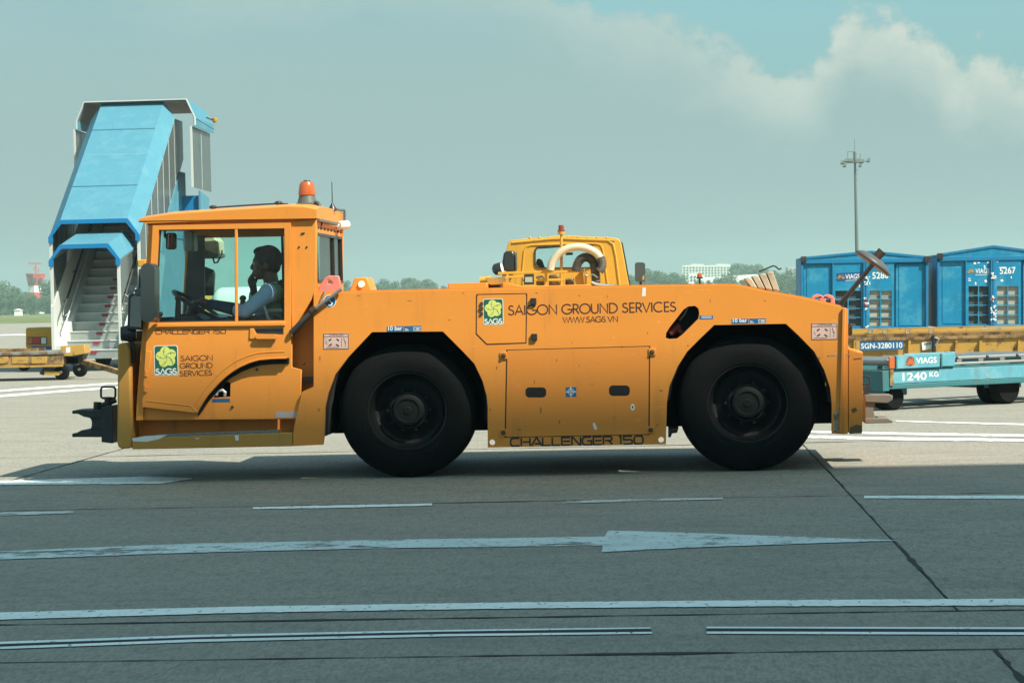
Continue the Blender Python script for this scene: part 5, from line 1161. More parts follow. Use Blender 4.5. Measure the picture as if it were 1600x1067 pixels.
# beacon on a tall pole
p0 = at(877.5, 447, YR); p1 = at(877, 362, YR); mb = MB(); mb.cyl(p0, p1, .022, n=10); mb.lathe([(-.04, .05), (0, .055), (.01, .03), (.012, 0)], p1, (0, 0, 1), 14); pl_ = mb.build('beacon_pole', m_yellow, yt)
MB().lathe([(.0, .056), (.015, .060), (.02, .044), (.09, .040), (.098, .03), (.10, 0)], p1, (0, 0, 1), 16).build('beacon_lens', simple('red_amber_lens', (.22, .045, .018), .25), pl_)
# hoses
hp = [(860, 422), (862, 412), (868, 402), (877, 393.5), (888, 388), (900, 386), (913, 387), (925, 391.5), (934, 398), (939, 406)]
def smoothpts(pp, Y, n=5):
    pp = [at(a, b, Y) for a, b in pp]; out = []
    for i in range(len(pp)-1):
        a = pp[max(0, i-1)]; b, c = pp[i], pp[i+1]; d = pp[min(len(pp)-1, i+2)]
        for k in range(n):
            t_ = k/n; out.append(.5*((2*b)+(c-a)*t_+(2*a-5*b+4*c-d)*t_*t_+(3*b-a-3*c+d)*t_**3))
    return out+[pp[-1]]
MB().tube(smoothpts(hp, YR-.12), .058, 14).build('suction_hose', m_beige, yt)
cp_ = smoothpts([(938, 402), (940.5, 410), (940, 418), (936, 424)], YR-.12, 6); MB().tube(cp_, [.062+.010*(i % 2) for i in range(len(cp_))], 14).build('hose_cuff', m_hose, yt)
ch_ = smoothpts([(900, 424), (902, 414), (907, 405.5), (915, 402), (923, 404.5), (928, 412), (930, 424), (931, 436), (931, 452)], YR-.05, 9)
MB().tube(ch_, [.060+.016*(i % 2) for i in range(len(ch_))], 14).build('corrugated_hose', m_hose, yt)
MB().tube(smoothpts([(913, 419), (914, 428), (920, 432), (926, 429), (934, 434)], YR-.2), .010, 6).build('hose_cord', m_steel, yt)
MB().tube(smoothpts([(924, 441), (935, 445), (955, 447), (972, 449)], YR-.1), .028, 8).build('steel_pipe', m_steel, yt)
# wing mirror right of the cab, body and wheels below
wm = MB().prism(loop(rrect(992, 1008.2, 410, 440.5, 4)[::-1], YT2+1.2), YT2+1.15, YT2+1.28).build('wing_mirror', simple('dark_mirror_back', (.055, .07, .075), .3), yt, bev=.02)
MB().tube([at(1001, 440, YT2+1.2), at(1001, 455, YT2+1.2), at(984, 462, YT2+1.2)], .022, 8).build('mirror_arm', m_trim, wm)
MB().prism(loop([(1003.5, 433), (1006.5, 429), (1007, 436), (1004, 438.5)], YT2+1.148), YT2+1.146, YT2+1.1495).build('mirror_tag', m_rust2, wm)
xL_, xR_ = at(782, 470, YT2).x, at(984, 470, YT2).x
MB().box(xL_+.1, xR_-.1, YT2-3.4, YT2+1.6, .45, .75).build('chassis', m_black, yt)
MB().box(xL_, xR_, YT2-3.4, YT2-.15, .75, at(880, 456, YT2-3.4).z-.02).build('load_deck', m_yellow, yt)
for x in (xL_, xR_-.22):
    for y in (-2.6, .9): MB().lathe([(0, .18), (0, .33), (.03, .38), (.19, .38), (.22, .33), (.22, .18)], (x, YT2+y, .38), (1, 0, 0), 24).build('wheel', m_rubber, yt)

# ================================================================ CARGO CONTAINERS
YC = 41.0
def container(name, label, lx, rx, ytop, ypk, xpk, ybot, pL, dL, mid, dR, pR, yb, ydoor, ywin, number, num_at, viags_at, band_, scraps, beamy, extra):
    c = lambda pts, d=0: loop(pts, YC+d)
    z = lambda py, px=1400: at(px, py, YC).z
    root = empty(name, (at((lx+rx)/2, 470, YC).x, YC+.8, 0), label, 'cargo container', 'blue cargo containers in a row')
    DP = 1.5
    bd = MB(); bd.prism(c([(lx, ybot), (lx, ytop), (rx, ytop-1.5), (rx, ybot)]), YC+.05, YC+DP); bd.build('shell', m_blue, root)
    rf = MB(); rf.prism(c([(lx, ytop+1), (xpk, ypk), (rx, ytop-.5), (rx, ytop+4), (lx, ytop+5.5)]), YC-.02, YC+DP+.02); rfo = rf.build('roof', m_blue, root, bev=.01)
    MB().prism(c([(lx, beamy), (rx, beamy-3), (rx, beamy+3.5), (lx, beamy+6.5)]), YC-.03, YC+.049).build('top_beam', m_bluedark, root, bev=.006)
    MB().bar(at(lx, ytop+.8, YC-.025), at(xpk, ypk, YC-.025), .02, .04).build('roof_edge', m_bluedark, rfo); MB().bar(at(xpk, ypk, YC-.025), at(rx, ytop-.8, YC-.025), .02, .04).build('roof_edge', m_bluedark, rfo)
    for x in (lx, rx-4): 
        MB().prism(c([(x, ytop+3), (x+4, ytop+3), (x+4.2, ybot), (x+.2, ybot)]), YC-.03, YC+.1).build('corner_post', m_bluedark, root, bev=.006)
        MB().prism(c([(x-2 if x > lx else x, ytop-2), (x+9, ytop-2.5), (x+9, ytop+7), (x-2 if x > lx else x, ytop+7.5)]), YC-.06, YC-.021).build('corner_casting', m_black, root, bev=.006)
    MB().prism(c([(lx, ybot-2), (rx, ybot-4), (rx, ybot+1), (lx, ybot+2)]), YC-.025, YC+.049).build('bottom_beam', m_bluedark, root)
    # recessed side panels with a raised inner sheet
    for (a, b) in (pL, pR):
        p_ = MB().prism(c([(a, beamy+7), (b, beamy+6.5), (b, ybot-2), (a, ybot-2)]), YC+.02, YC+.049).build('side_panel', m_blue, root)
        MB().prism(c([(a+4.5, beamy+15 if a > 1460 else beamy+9), (b-6, beamy+15 if a > 1460 else beamy+9), (b-6, ybot-5), (a+4.5, ybot-5)]), YC+.012, YC+.0195).build('panel_sheet', m_blue, p_, bev=.004)
    # doors: frame with a grid of openings
    for i, (a, b) in enumerate((dL, dR)):
        wx0, wx1 = (a+4, b-3) if i == 0 else (a+3, b-3)
        rows, cols = 4, 2; holes = []
        wz0, wz1 = ywin, ybot-4
        for r in range(rows):
            for cc_ in range(cols):
                x0 = wx0+(wx1-wx0)*cc_/cols+.8; x1 = wx0+(wx1-wx0)*(cc_+1)/cols-.8; y0 = wz0+(wz1-wz0)*r/rows+.8; y1 = wz0+(wz1-wz0)*(r+1)/rows-.8
                holes.append(c([(x0, y0), (x1, y0), (x1, y1), (x0, y1)]))
        d_ = MB().prism([c([(a, ydoor), (b, ydoor-.5), (b, ybot-2), (a, ybot-2)])]+holes, YC-.012, YC+.018).build('door', m_blue, root, bev=.003)
        if i == 0: MB().prism(c([(wx0-1, wz0-1), (wx1+1, wz0-1), (wx1+1, wz1+1), (wx0-1, wz1+1)]), YC+.038, YC+.0488).build('door_backing', m_cave, d_)
        else:
            nb = 5 if number == '5280' else 1
            for k in range(nb):
                y0 = wz0+(wz1-wz0)*k/nb; y1 = wz0+(wz1-wz0)*(k+1)/nb-.8
                MB().prism(c([(wx0-1, y0), (wx1+1, y0), (wx1+1, y1), (wx0-1, y1)]), YC+.030-.004*(k % 2), YC+.042).build('blind_slat', m_blind, d_)
            MB().prism(c([(wx0-1, wz0-1), (wx1+1, wz0-1), (wx1+1, wz1+1), (wx0-1, wz1+1)]), YC+.043, YC+.0488).build('door_backing', m_cave, d_)
        MB().bar(at(a+1, ydoor, YC-.014), at(a+1, ybot-3, YC-.014), .025, .02, (1, 0, 0)).build('door_stile', m_blue, d_)
        if i == 1:
            nm = btext(number, xz(*num_at[0], YC), xz(*num_at[1], YC), num_at[2], YC-.0135, .015); decal(nm, 'number_lettering', m_stick_white, d_)
            for sx0, sy0, sw, sh_ in scraps[1]: MB().prism(c([(sx0, sy0), (sx0+sw, sy0-.4), (sx0+sw+.6, sy0+sh_), (sx0+.5, sy0+sh_)]), YC-.0145, YC-.0122).build('paper_scrap', m_stick_white, d_)
        else:
            if band_: decal(MB().prism(c(band_), YC-.0140, YC-.0122), 'name_band', simple('dark_blue_band_%s' % number, (.010, .075, .20), .45), d_)
            a0, a1, hh = viags_at; decal(btext('VIAGS', xz(*a0, YC), xz(*a1, YC), hh, YC-.0150, .012), 'lettering', m_stick_white, d_)
            lx_, ly_ = a0[0]-7, a0[1]-3; ds = MB(); C_ = Vector(xz(lx_, ly_+2, YC)); 
            for k, an_ in enumerate((10, 38, 64, 90, 116, 142, 170)):
                u_ = Vector((cos(radians(an_)), sin(radians(an_)))); n_ = Vector((-u_.y, u_.x)); L_ = .085-.012*(k % 2)
                ds.sheet([tuple(C_+u_*.012), tuple(C_+u_*L_*.5+n_*.014), tuple(C_+u_*L_), tuple(C_+u_*L_*.5-n_*.014)], YC-.0150-.0004*k)
            decal(ds, 'lotus_emblem', m_rust2, d_)
            ul = MB().bar(at(a0[0], a0[1]+2.4, YC-.0145), at(a1[0], a1[1]+2.0, YC-.0145), .001, .008); decal(ul, 'lettering_underline', m_stick_white, d_)
            for sx0, sy0, sw, sh_ in scraps[0]: MB().prism(c([(sx0, sy0), (sx0+sw, sy0-.4), (sx0+sw+.6, sy0+sh_), (sx0+.5, sy0+sh_)]), YC-.0145, YC-.0122).build('paper_scrap', m_stick_white, d_)
    # central locking bars with torn tape
    lb = MB(); lb.bar(at(mid-1.6, beamy+3, YC-.04), at(mid-1.6, ybot-3, YC-.04), .028, .03, (1, 0, 0)); lb.bar(at(mid+1.8, beamy+3, YC-.04), at(mid+1.8, ybot-3, YC-.04), .028, .03, (1, 0, 0))
    lbo = lb.build('locking_bar', m_bluedark, root)
    rr_ = random.Random(int(number))
    for (yy, hh, red, nn) in extra:
        for k in range(nn):
            a = mid+rr_.uniform(-4.2, 3.4); b = yy+rr_.uniform(0, hh); MB().prism(c([(a, b), (a+rr_.uniform(1.2, 3), b-.6), (a+rr_.uniform(1.5, 3), b+rr_.uniform(1, 2.6)), (a-.3, b+2)]), YC-.062-.003*(k % 4), YC-.0585-.003*(k % 4)).build('tape_scrap', m_redmark if rr_.random() < red else m_stick_white, lbo)
    return root
container('cargo_container', 'blue cargo container numbered 5280 with slatted blinds in its right door', 1251, 1450, 403, 393.5, 1361, 514, (1256, 1300), (1300.5, 1349), 1352, (1355, 1397), (1400, 1446), 514, 410.5, 453.5, '5280', ((1363, 436), (1388.5, 435), .118), ((1321, 436.3), (1343, 435.3), .085), [(1307, 427), (1346, 425), (1346, 438.5), (1307, 440)],
    ([(1342, 445, 1.5, 4)], [(1356, 432, 3, 1), (1358, 441, 1.2, 4)]), 406, [(432, 12, 0, 12), (464, 20, .45, 22), (508, 4, 0, 4)])
container('cargo_container', 'blue cargo container numbered 5267 with plain cloth behind its right grille', 1464, 1650, 398, 385, 1552, 511, (1468, 1508), (1508.5, 1548.5), 1551, (1554, 1595), (1599, 1646), 511, 401.5, 446.5, '5267', ((1562, 428.5), (1587, 427.5), .118), ((1524, 427.5), (1546, 427), .085), None,
    ([(1521, 410, 3.5, 3), (1527, 410, 3.5, 1.6), (1537, 415, 2, 4), (1542, 409, 3, 3), (1512, 435, 4, 1), (1512.5, 438, 4, 1.4), (1523, 441, 2, 4), (1538, 437.5, 3.5, 3.5)], [(1561, 417.5, 11, 1.6), (1563, 437, 4, 3), (1579, 432, 1.5, 3), (1557, 408, 2, 2)]), 402, [(426, 9, 0, 12), (462, 10, .5, 12), (474, 26, .06, 26)])
# cloth folds behind the second grille are part of the blind; stands under both containers
for cx_, w__, lb_ in ((1350, 95, 'dark steel stand under the blue container with slatted blinds'), (1557, 90, 'dark steel stand under the blue container with a plain cloth grille')):
    sd = empty('container_stand', (at(cx_, 470, YC).x, YC+.8, 0), lb_, 'stand', 'stands under the blue cargo containers')
    zz0 = at(cx_, 517, YC).z; X_ = at(cx_, 470, YC).x; hw_ = w__*YC/FPX
    MB().box(X_-hw_, X_+hw_, YC+.05, YC+1.45, zz0-.14, zz0-.02).build('frame', m_bluedark, sd)
    for sx in (-1, 1):
        for y in (.2, 1.3): MB().lathe([(-.05, .06), (-.05, .13), (-.03, .15), (.03, .15), (.05, .13), (.05, .06)], (X_+sx*(hw_-.2), YC+y, .15), (0, 1, 0), 20).build('wheel', m_rubber, sd); MB().box(X_+sx*(hw_-.2)-.05, X_+sx*(hw_-.2)+.05, YC+y+.06, YC+y+.10, .15, zz0-.14).build('leg', m_black, sd)

# ================================================================ YELLOW DOLLY WITH THE BLUE NUMBER PLATE
YY = 33.0
yd = empty('container_dolly', (at(1480, 470, YY).x, YY+.8, 0), 'yellow container dolly with a blue number plate, behind the teal roller dolly', 'dolly', 'container dollies on the right')
c = lambda pts, d=0: loop(pts, YY+d)
X0, X1 = at(1300, 470, YY).x, at(1690, 470, YY).x; zy = lambda py: at(1450, py, YY).z
MB().box(X0, X1, YY, YY+.08, zy(555), zy(531)).build('side_channel', m_rust2, yd); MB().box(X0, X1, YY-.03, YY+.10, zy(530.8), zy(526)).build('top_flange', m_rust, yd, bev=.004); MB().box(X0, X1, YY-.03, YY+.1, zy(557), zy(555.2)).build('bottom_flange', m_rust2, yd)
dk = MB().box(X0, X1, YY+.1, YY+1.6, zy(540), zy(528)).build('deck', m_rust, yd)
MB().box(X0, X1, YY+.02, YY+.07, zy(520.5), zy(515)).build('guide_rail', m_rust2, yd, bev=.006); MB().box(X0, X1, YY+.12, YY+.16, zy(526), zy(521)).build('inner_rail', m_rust, yd)
MB().box(X0, X1, YY+1.5, YY+1.6, zy(528), zy(514)).build('far_rail', m_rust2, yd)
MB().prism(c([(1520, 520), (1540, 512), (1560, 511), (1640, 511), (1640, 519), (1560, 521)], .5), YY+.4, YY+.7).build('teal_cover', m_teal, yd)
for px in (1360, 1383, 1418, 1455):
    hk_ = [(px-3.5, 514), (px+3.5, 513.5), (px+3.5, 519), (px+1, 521), (px-2, 521), (px-3.5, 518)]
    MB().tube([(x, YY-.02, z) for x, z in c(hk_)], .010, 6, True).build('lashing_ring', m_galv, yd)
for k, px in enumerate((1334, 1419, 1492, 1530, 1590)): MB().prism(c([(px, 532), (px+4, 532), (px+1.5, 554), (px-1, 554)]), YY-.05, YY-.002).build('gusset', m_rust2, yd)
npl = MB().prism(c([(1343, 534), (1411, 532.5), (1411.5, 546), (1343.5, 547.5)]), YY-.06, YY-.052).build('number_plate', m_stick_blue, yd)
decal(btext('SGN-3280110', xz(1345.5, 545, YY-.06), xz(1410, 543.5, YY-.06), .078, YY-.0608, .016), 'plate_lettering', m_stick_white, npl)
MB().prism(c([(1337, 532.8), (1343, 532.6), (1343.4, 548), (1337.5, 548.5)]), YY-.058, YY-.05).build('plate_bracket', m_rust2, yd)
sg = MB().prism(c([(1440, 535), (1455.5, 533), (1456, 545), (1441, 547)]), YY-.02, YY-.004).build('paper_tag', m_stick_white, yd); mb = MB()
for k in range(6): mb.prism(c([(1444+1.8*k, 535.5-.2*k), (1445+1.8*k, 535.4-.2*k), (1445+1.8*k, 539.5-.2*k), (1444+1.8*k, 539.6-.2*k)]), YY-.0215, YY-.0203)
decal(mb, 'printed_bars', m_ink2, sg)
MB().cyl(at(1459, 524, YY-.06), at(1459, 556, YY-.06), .032, n=10).build('post', m_trim, yd)
MB().tube([at(1460, 527, YY-.08), at(1467, 530, YY-.08), at(1464, 536, YY-.08), at(1461, 540, YY-.08)], .014, 6).build('post_clip', m_galv, yd)
for x in (X0+.4, X1-.5):
    for y in (.2, 1.4): MB().lathe([(-.06, .08), (-.06, .15), (-.04, .18), (.04, .18), (.06, .15), (.06, .08)], (x, YY+y, .18), (0, 1, 0), 20).build('wheel', m_rubber, yd); MB().box(x-.05, x+.05, YY+y+.07, YY+y+.11, .18, zy(556)).build('leg', m_black, yd)

# ================================================================ TEAL ROLLER DOLLY
td = empty('roller_dolly', (3.3, 25.4, 0), 'teal roller dolly marked 1240 KG standing behind the tow tractor tail', 'dolly', 'container dollies on the right')
A0 = gnd(1391, 640); A0 = Vector((A0.x, 24.3, 0)); ang_ = radians(33); E1 = Vector((cos(ang_), sin(ang_), 0)); E2 = Vector((-sin(ang_), cos(ang_), 0))
def T(a, b, z):
    z = z-.035 if z > .2 else z
    return A0+E1*a+E2*b+Vector((0, 0, z))
def tbox(a0, a1, b0, b1, z0, z1):
    m = MB(); v = [T(a, b, z) for a in (a0, a1) for b in (b0, b1) for z in (z0, z1)]
    return m.add(v, [(0,1,3,2),(4,6,7,5),(0,4,5,1),(2,3,7,6),(0,2,6,4),(1,5,7,3)])
LL, BB = 2.9, 1.55
xa_ = .04
sb = tbox(0, LL, 0, .05, .315, .455).build('side_beam', m_teal, td, bev=.008)
tbox(-.12, LL, -.012, .10, .262, .3135).build('lower_flange', m_tealdark, td, bev=.006)
tbox(0, LL, .0, .10, .456, .472).build('upper_flange', m_tealdark, td)
tbox(0, LL, BB-.1, BB, .262, .472).build('side_beam', m_tealdark, td); tbox(-.05, 0-.001, -.03, BB, .30, .47).build('end_beam', m_rust, td); tbox(LL, LL+.05, 0, BB, .30, .47).build('end_beam', m_rust, td)
tbox(-.14, -.052, -.02, .42, .245, .46).build('end_plate', m_tealdark, td, bev=.006)
tbox(-.048, .0, -.012, .05, .316, .456).build('rusted_corner', m_rust, td)
tbox(.1, LL-.1, .45, BB-.4, .26, .33).build('centre_frame', m_tealdark, td)
rproto = None
for k in range(9):
    a = .12+.30*k+ (0 if k else 0); p_ = T(a, .13, .535)
    if a > LL-.08: break
    if rproto is None:
        rproto = MB().cyl(Vector((0,0,0)), E2*(BB-.26), .036, n=14).build('roller', m_galv, None); rproto.parent = td; rproto.location = p_-ORG[td]
    else:
        o = rproto.copy(); COL.objects.link(o); o.parent = td; o.location = p_-ORG[td]
for z in (.498, .56):
    tbox(-.04, LL, .02, .075, z-.014, z+.014).build('roller_rail', m_galv, td, bev=.006)
for k in range(7): MB().ell(T(.05+.42*k, .02, .56), (.022, .012, .018), 8, 6).build('rail_bolt', m_trim, td)
vp_ = tbox(.02, .62, -.03, -.012, .474, .615).build('name_plate', m_teal, td, bev=.004)
tbox(-.055, .015, -.034, -.012, .480, .605).build('reflector', m_amber, td, bev=.004)
tbox(.64, .83, -.028, -.012, .476, .612).build('stop_plate', m_teal, td, bev=.01)
for a in (.022, .625): tbox(a, a+.018, -.045, -.0305, .474, .61).build('plate_rib', m_tealdark, td)
tf = lambda p, t: tuple(T(p[0], t, p[1]))
decal(btext('VIAGS', (.30, .520), (.575, .520), .062, -.0315, .012, tf), 'lettering', m_stick_white, vp_)
mb = MB().prism(circ(.225, .548, .052, 20), -.0305, -.0320, tf); ed = decal(mb, 'emblem_disc', simple('emblem_brown', (.16, .06, .04), .5), vp_)
ds = MB()
for k, an_ in enumerate((5, 40, 65, 90, 115, 140, 175)):
    u_ = Vector((cos(radians(an_)), sin(radians(an_)))); n_ = Vector((-u_.y, u_.x)); C_ = Vector((.225, .518)); L_ = .07-.012*(k % 2)
    ds.sheet([tuple(C_+u_*.006), tuple(C_+u_*L_*.5+n_*.015), tuple(C_+u_*L_), tuple(C_+u_*L_*.5-n_*.015)], -.0325-.0004*k, tf)
decal(ds, 'lotus_emblem', m_amber, vp_)
decal(btext('1240', (.14, .345), (.46, .345), .082, -.0012, .012, tf), 'lettering', m_stick_white, sb); decal(btext('KG', (.50, .372), (.62, .372), .052, -.0012, .010, tf), 'lettering', m_stick_white, sb)
tbox(1.40, 2.15, BB-.02, BB+.005, .47, .575).build('far_stop_plate', m_teal, td, bev=.01)
def twheel(a, b, r, w, two=False):
    c_ = T(a, b, r); ax2 = E2 if not two else E1*.45+E2*.9
    MB().lathe([(-w/2, r*.4), (-w/2, r*.85), (-w/2+.03, r), (w/2-.03, r), (w/2, r*.85), (w/2, r*.4)], c_, ax2, 28).build('wheel', m_rubber, td)
twheel(.10, .20, .135, .24); tbox(-.08, .28, .10, .36, .155, .262).build('caster_housing', m_tealdark, td, bev=.01)
twheel(.10, BB-.2, .135, .2)
for b in (.16, .36): twheel(1.66, b, .17, .17)
tbox(1.5, 1.85, .1, BB-.1, .21, .262).build('axle_frame', m_tealdark, td)

# ================================================================ FAR THINGS: mast, radar tower, buildings, trees, haze
YM = 330.0
mast = empty('floodlight_mast', (at(1339, 470, YM).x, YM, 0), 'tall grey floodlight mast with a crown of lamps above the blue containers', 'light mast')
m_far = simple('mast_steel', (.085, .095, .09), .6)
mp = at(1339, 400, YM); zt = at(1338, 250, YM).z
MB().cyl((mp.x, YM, 0), (mp.x, YM, zt), .30, .16, 12).build('pole', m_far, mast)
mb = MB(); mb.tube([(mp.x+1.1*cos(2*pi*k/16), YM+1.1*sin(2*pi*k/16), zt-.35) for k in range(16)], .07, 6, True); mb.cyl((mp.x, YM, zt-.2), (mp.x, YM, zt+1.1), .22, n=8)
for k in range(4): mb.bar((mp.x, YM, zt-.3), (mp.x+1.1*cos(k*pi/2+.3), YM+1.1*sin(k*pi/2+.3), zt-.3), .08, .08)
mb.cyl((mp.x, YM, zt+1), (mp.x, YM, at(1338, 218, YM).z), .035, n=6); mb.bar((mp.x-1.0, YM, zt+.2), (mp.x-1.0, YM, zt+1.2), .07, .07, (1, 0, 0)); mb.bar((mp.x-1.0, YM, zt+1.15), (mp.x, YM, zt+1.15), .07, .07); mb.bar((mp.x+.75, YM, zt-.1), (mp.x+.75, YM, zt+.9), .09, .09, (1, 0, 0))
mb.build('lamp_ring', m_far, mast)
for k, (dx, dzz, ln) in enumerate(((-1.75, -.35, .5), (-1.2, -.1, .5), (-.6, -.1, .5), (.45, -.15, .5), (1.0, -.25, .4), (1.85, -.15, .4), (.7, -.8, .35), (-1.5, -.75, .4))):
    MB().obox((mp.x+dx, YM-.5, zt+dzz), (ln*.6, 0, 0), (0, .25, -.08), (.06, .06, .20)).build('floodlight', m_far, mast)
MB().bar((mp.x-1.9, YM, zt-.3), (mp.x+2.1, YM, zt-.25), .09, .09).build('lamp_arm', m_far, mast)
for k in range(3): MB().bar((mp.x, YM, zt-1.6-.7*k), (mp.x+.5, YM, zt-1.3-.7*k), .05, .05).build('bracket', m_far, mast)

YR2 = 820.0
rt = empty('radar_tower', (at(56, 470, YR2).x, YR2, 0), 'red and white radar tower rising above the trees', 'tower')
m_tred, m_twh = simple('tower_red', (.50, .05, .045), .6), simple('tower_white', (.78, .78, .76), .6)
def ring8(x0, x1, y0, y1, name, mat, par, x0b=None, x1b=None):
    """octagonal storey between two photo heights"""
    c0 = at((x0+x1)/2, y0, YR2); r0 = (x1-x0)/2*YR2/FPX; r1 = ((x1b-x0b)/2 if x0b else (x1-x0)/2)*YR2/FPX
    return MB().lathe([(0, 0), (0, r1), (c0.z-at((x0+x1)/2, y1, YR2).z, r0), (c0.z-at((x0+x1)/2, y1, YR2).z, 0)], (c0.x, YR2, at((x0+x1)/2, y1, YR2).z), (0, 0, 1), 8).build(name, mat, par, ang=10)
ring8(44.5, 69, 469, 490, 'lower_storey', m_twh, rt); ring8(44.5, 69, 457, 469, 'red_storey', m_tred, rt); ring8(44.5, 69, 446.5, 457, 'white_storey', m_twh, rt); cabn = ring8(40, 71, 429.5, 446.5, 'control_room', m_tred, rt, 44.5, 69); ring8(39.5, 71.5, 427.5, 429.5, 'roof', m_tred, rt)
for px, w_ in ((57.5, 3.2), (48, 2), (67, 2)): 
    p_ = at(px, 439, YR2); MB().box(p_.x-w_*.23, p_.x+w_*.23, p_.y-3.35+abs(px-57)*.12, p_.y-3.0, p_.z-.5, p_.z+1.1).build('window', m_cave, cabn)
mb = MB(); pa = at(57, 421, YR2); mb.bar(at(44.5, 411.5, YR2), at(64, 412, YR2), .35, .5); mb.cyl(at(56, 428, YR2), at(56, 410, YR2), .25, n=8); mb.tube([pa+Vector((.95*cos(k*pi/6), 0, .85*sin(k*pi/6))) for k in range(12)], .16, 6, True); mb.bar(pa-Vector((.9, 0, 0)), pa+Vector((.9, 0, 0)), .15, .15); mb.bar(pa-Vector((0, 0, .8)), pa+Vector((0, 0, .8)), .15, .15, (1, 0, 0))
mb.build('radar_antenna', simple('antenna_red', (.40, .14, .13), .6), rt)
MB().box(at(64, 0, YR2).x, at(73, 0, YR2).x, YR2-4.5, YR2-2.5, at(68, 458, YR2).z, at(68, 455, YR2).z).build('balcony', m_twh, rt)

def far_block(name, label, pts, Y, depth, rows, cols, y0, y1, x0, x1, mat, cat='building', group=None):
    o_ = loop(pts, Y); X_ = sum(p[0] for p in o_)/len(o_)
    r = empty(name, (X_, Y, 0), label, cat, group)
    w = MB().prism([(x, z) for x, z in o_], Y, Y+depth).build('wall', mat, r)
    mx = (x1-x0)/cols; my = (y1-y0)/rows
    for i in range(rows):
        for j in range(cols):
            a = xz(x0+mx*(j+.25), y0+my*(i+.75), Y); b = xz(x0+mx*(j+.75), y0+my*(i+.25), Y)
            MB().box(a[0], b[0], Y-.25, Y-.02, a[1], b[1]).build('window', m_cave, r)
    return r
m_bld = simple('pale_render', (.70, .70, .67), .7); m_bld2 = simple('white_sheet_metal', (.80, .80, .78), .5); m_bldg = simple('grey_render', (.38, .38, .40), .7)
YB = 1250.0
far_block('apartment_block', 'large pale apartment block far off right of the truck mirror', [(1066, 460), (1066, 415), (1080, 414), (1080, 412.5), (1100, 412.5), (1100, 415), (1120, 414), (1120, 412), (1141, 413), (1141, 460)], YB, 30, 5, 15, 416, 437, 1067, 1140, m_bld)
far_block('warehouse', 'long low white warehouse below the far apartment block', [(1040, 462), (1040, 437), (1044, 433), (1061, 432), (1062, 437), (1062, 462)], 900, 20, 1, 4, 438, 444, 1041, 1061, m_bld2)
far_block('hangar', 'low white hangar roof among trees behind the tractor hood', [(1100, 462), (1100, 433.5), (1180, 428.5), (1206, 431), (1206, 462)], 930, 25, 1, 10, 436, 443, 1102, 1204, m_bld2)
far_block('terminal_annex', 'small white box building behind the hood beacon', [(1076, 462), (1076, 427), (1094, 426), (1103, 434), (1103, 462)], 880, 15, 2, 3, 430, 440, 1078, 1094, m_bld2)
far_block('grey_block', 'grey block at the edge of the blue container 5280', [(1231, 462), (1231, 417), (1250, 416.5), (1262, 416), (1262, 462)], 1100, 20, 3, 4, 419, 432, 1232, 1260, m_bldg)
Y = 600.0; p_ = at(26, 480, Y); hu = empty('hut', (p_.x, Y, 0), 'small white hut before the trees left of the boarding stairs', 'hut'); MB().box(p_.x-.7, p_.x+.7, Y, Y+3, 0, 1.5).build('wall', m_bld2, hu); MB().prism([(p_.x-.9, 1.51), (p_.x+.9, 1.51), (p_.x, 1.9)], Y-.2, Y+3.2).build('roof', m_bld, hu)

# trees: trunk, limbs, and a crown of many leaf-clump faces
def leaf_mat(name, a, b):
    t = NT(name); c = t.mix(t.noise(.45, 5, .7), a, b); return t.set(c, .8, 0)
m_leaf = [leaf_mat('tree_leaves', (.030, .055, .020), (.075, .115, .040)), leaf_mat('tree_leaves_olive', (.040, .055, .018), (.095, .115, .045))]
m_bark = simple('bark', (.10, .075, .05), .9)
def make_tree(seed, h, spread, nb, nl, m_):
    r = random.Random(seed); root = empty('tree', (0, -500, -400), 'x', 'tree'); org = Vector((0, -500, -400))
    tk_ = MB(); tk_.tube([org, org+Vector((.1, 0, h*.3)), org+Vector((-.1, .1, h*.6))], [.35, .26, .14], 8); blobs = []
    for k in range(nb):
        a = r.uniform(0, 2*pi); rr = spread*sqrt(r.random())*.8; z = h*r.uniform(.14, .88); rr *= 1-.55*max(0, (z/h-.5))
        c_ = Vector((rr*cos(a), rr*sin(a), z)); s_ = r.uniform(.16, .27)*h*.8; blobs.append((c_, s_))
        tk_.tube([org+Vector((0, 0, h*.28)), org+c_*.6+Vector((0, 0, h*.10)), org+c_], [.13, .08, .03], 5)
    tk_.build('trunk', m_bark, root)
    cr = MB()
    for i in range(nl):
        c_, s_ = blobs[i % nb]; d = Vector((r.gauss(0, 1), r.gauss(0, 1), r.gauss(0, 1))).normalized()*s_*(r.random()**.35); d.z *= .75
        p_ = org+c_+d; e_ = r.uniform(.18, .42); n_ = (d.normalized()+Vector((r.uniform(-1, 1), r.uniform(-1, 1), r.uniform(-.3, 1)))).normalized(); u_ = n_.orthogonal().normalized(); v_ = n_.cross(u_)
        cr.add([p_+u_*e_, p_+v_*e_*.8, p_-u_*e_, p_-v_*e_*.8], [(0, 1, 2, 3)])
    cr2 = cr.build('crown', m_, root, flat=True)
    return root
protos = [make_tree(11, 12, 4.2, 16, 2600, m_leaf[0]), make_tree(12, 12, 5.0, 20, 3000, m_leaf[1]), make_tree(13, 12, 3.4, 13, 2200, m_leaf[0]), make_tree(14, 12, 4.6, 18, 2800, m_leaf[0])]
rt_ = random.Random(21); used = set()
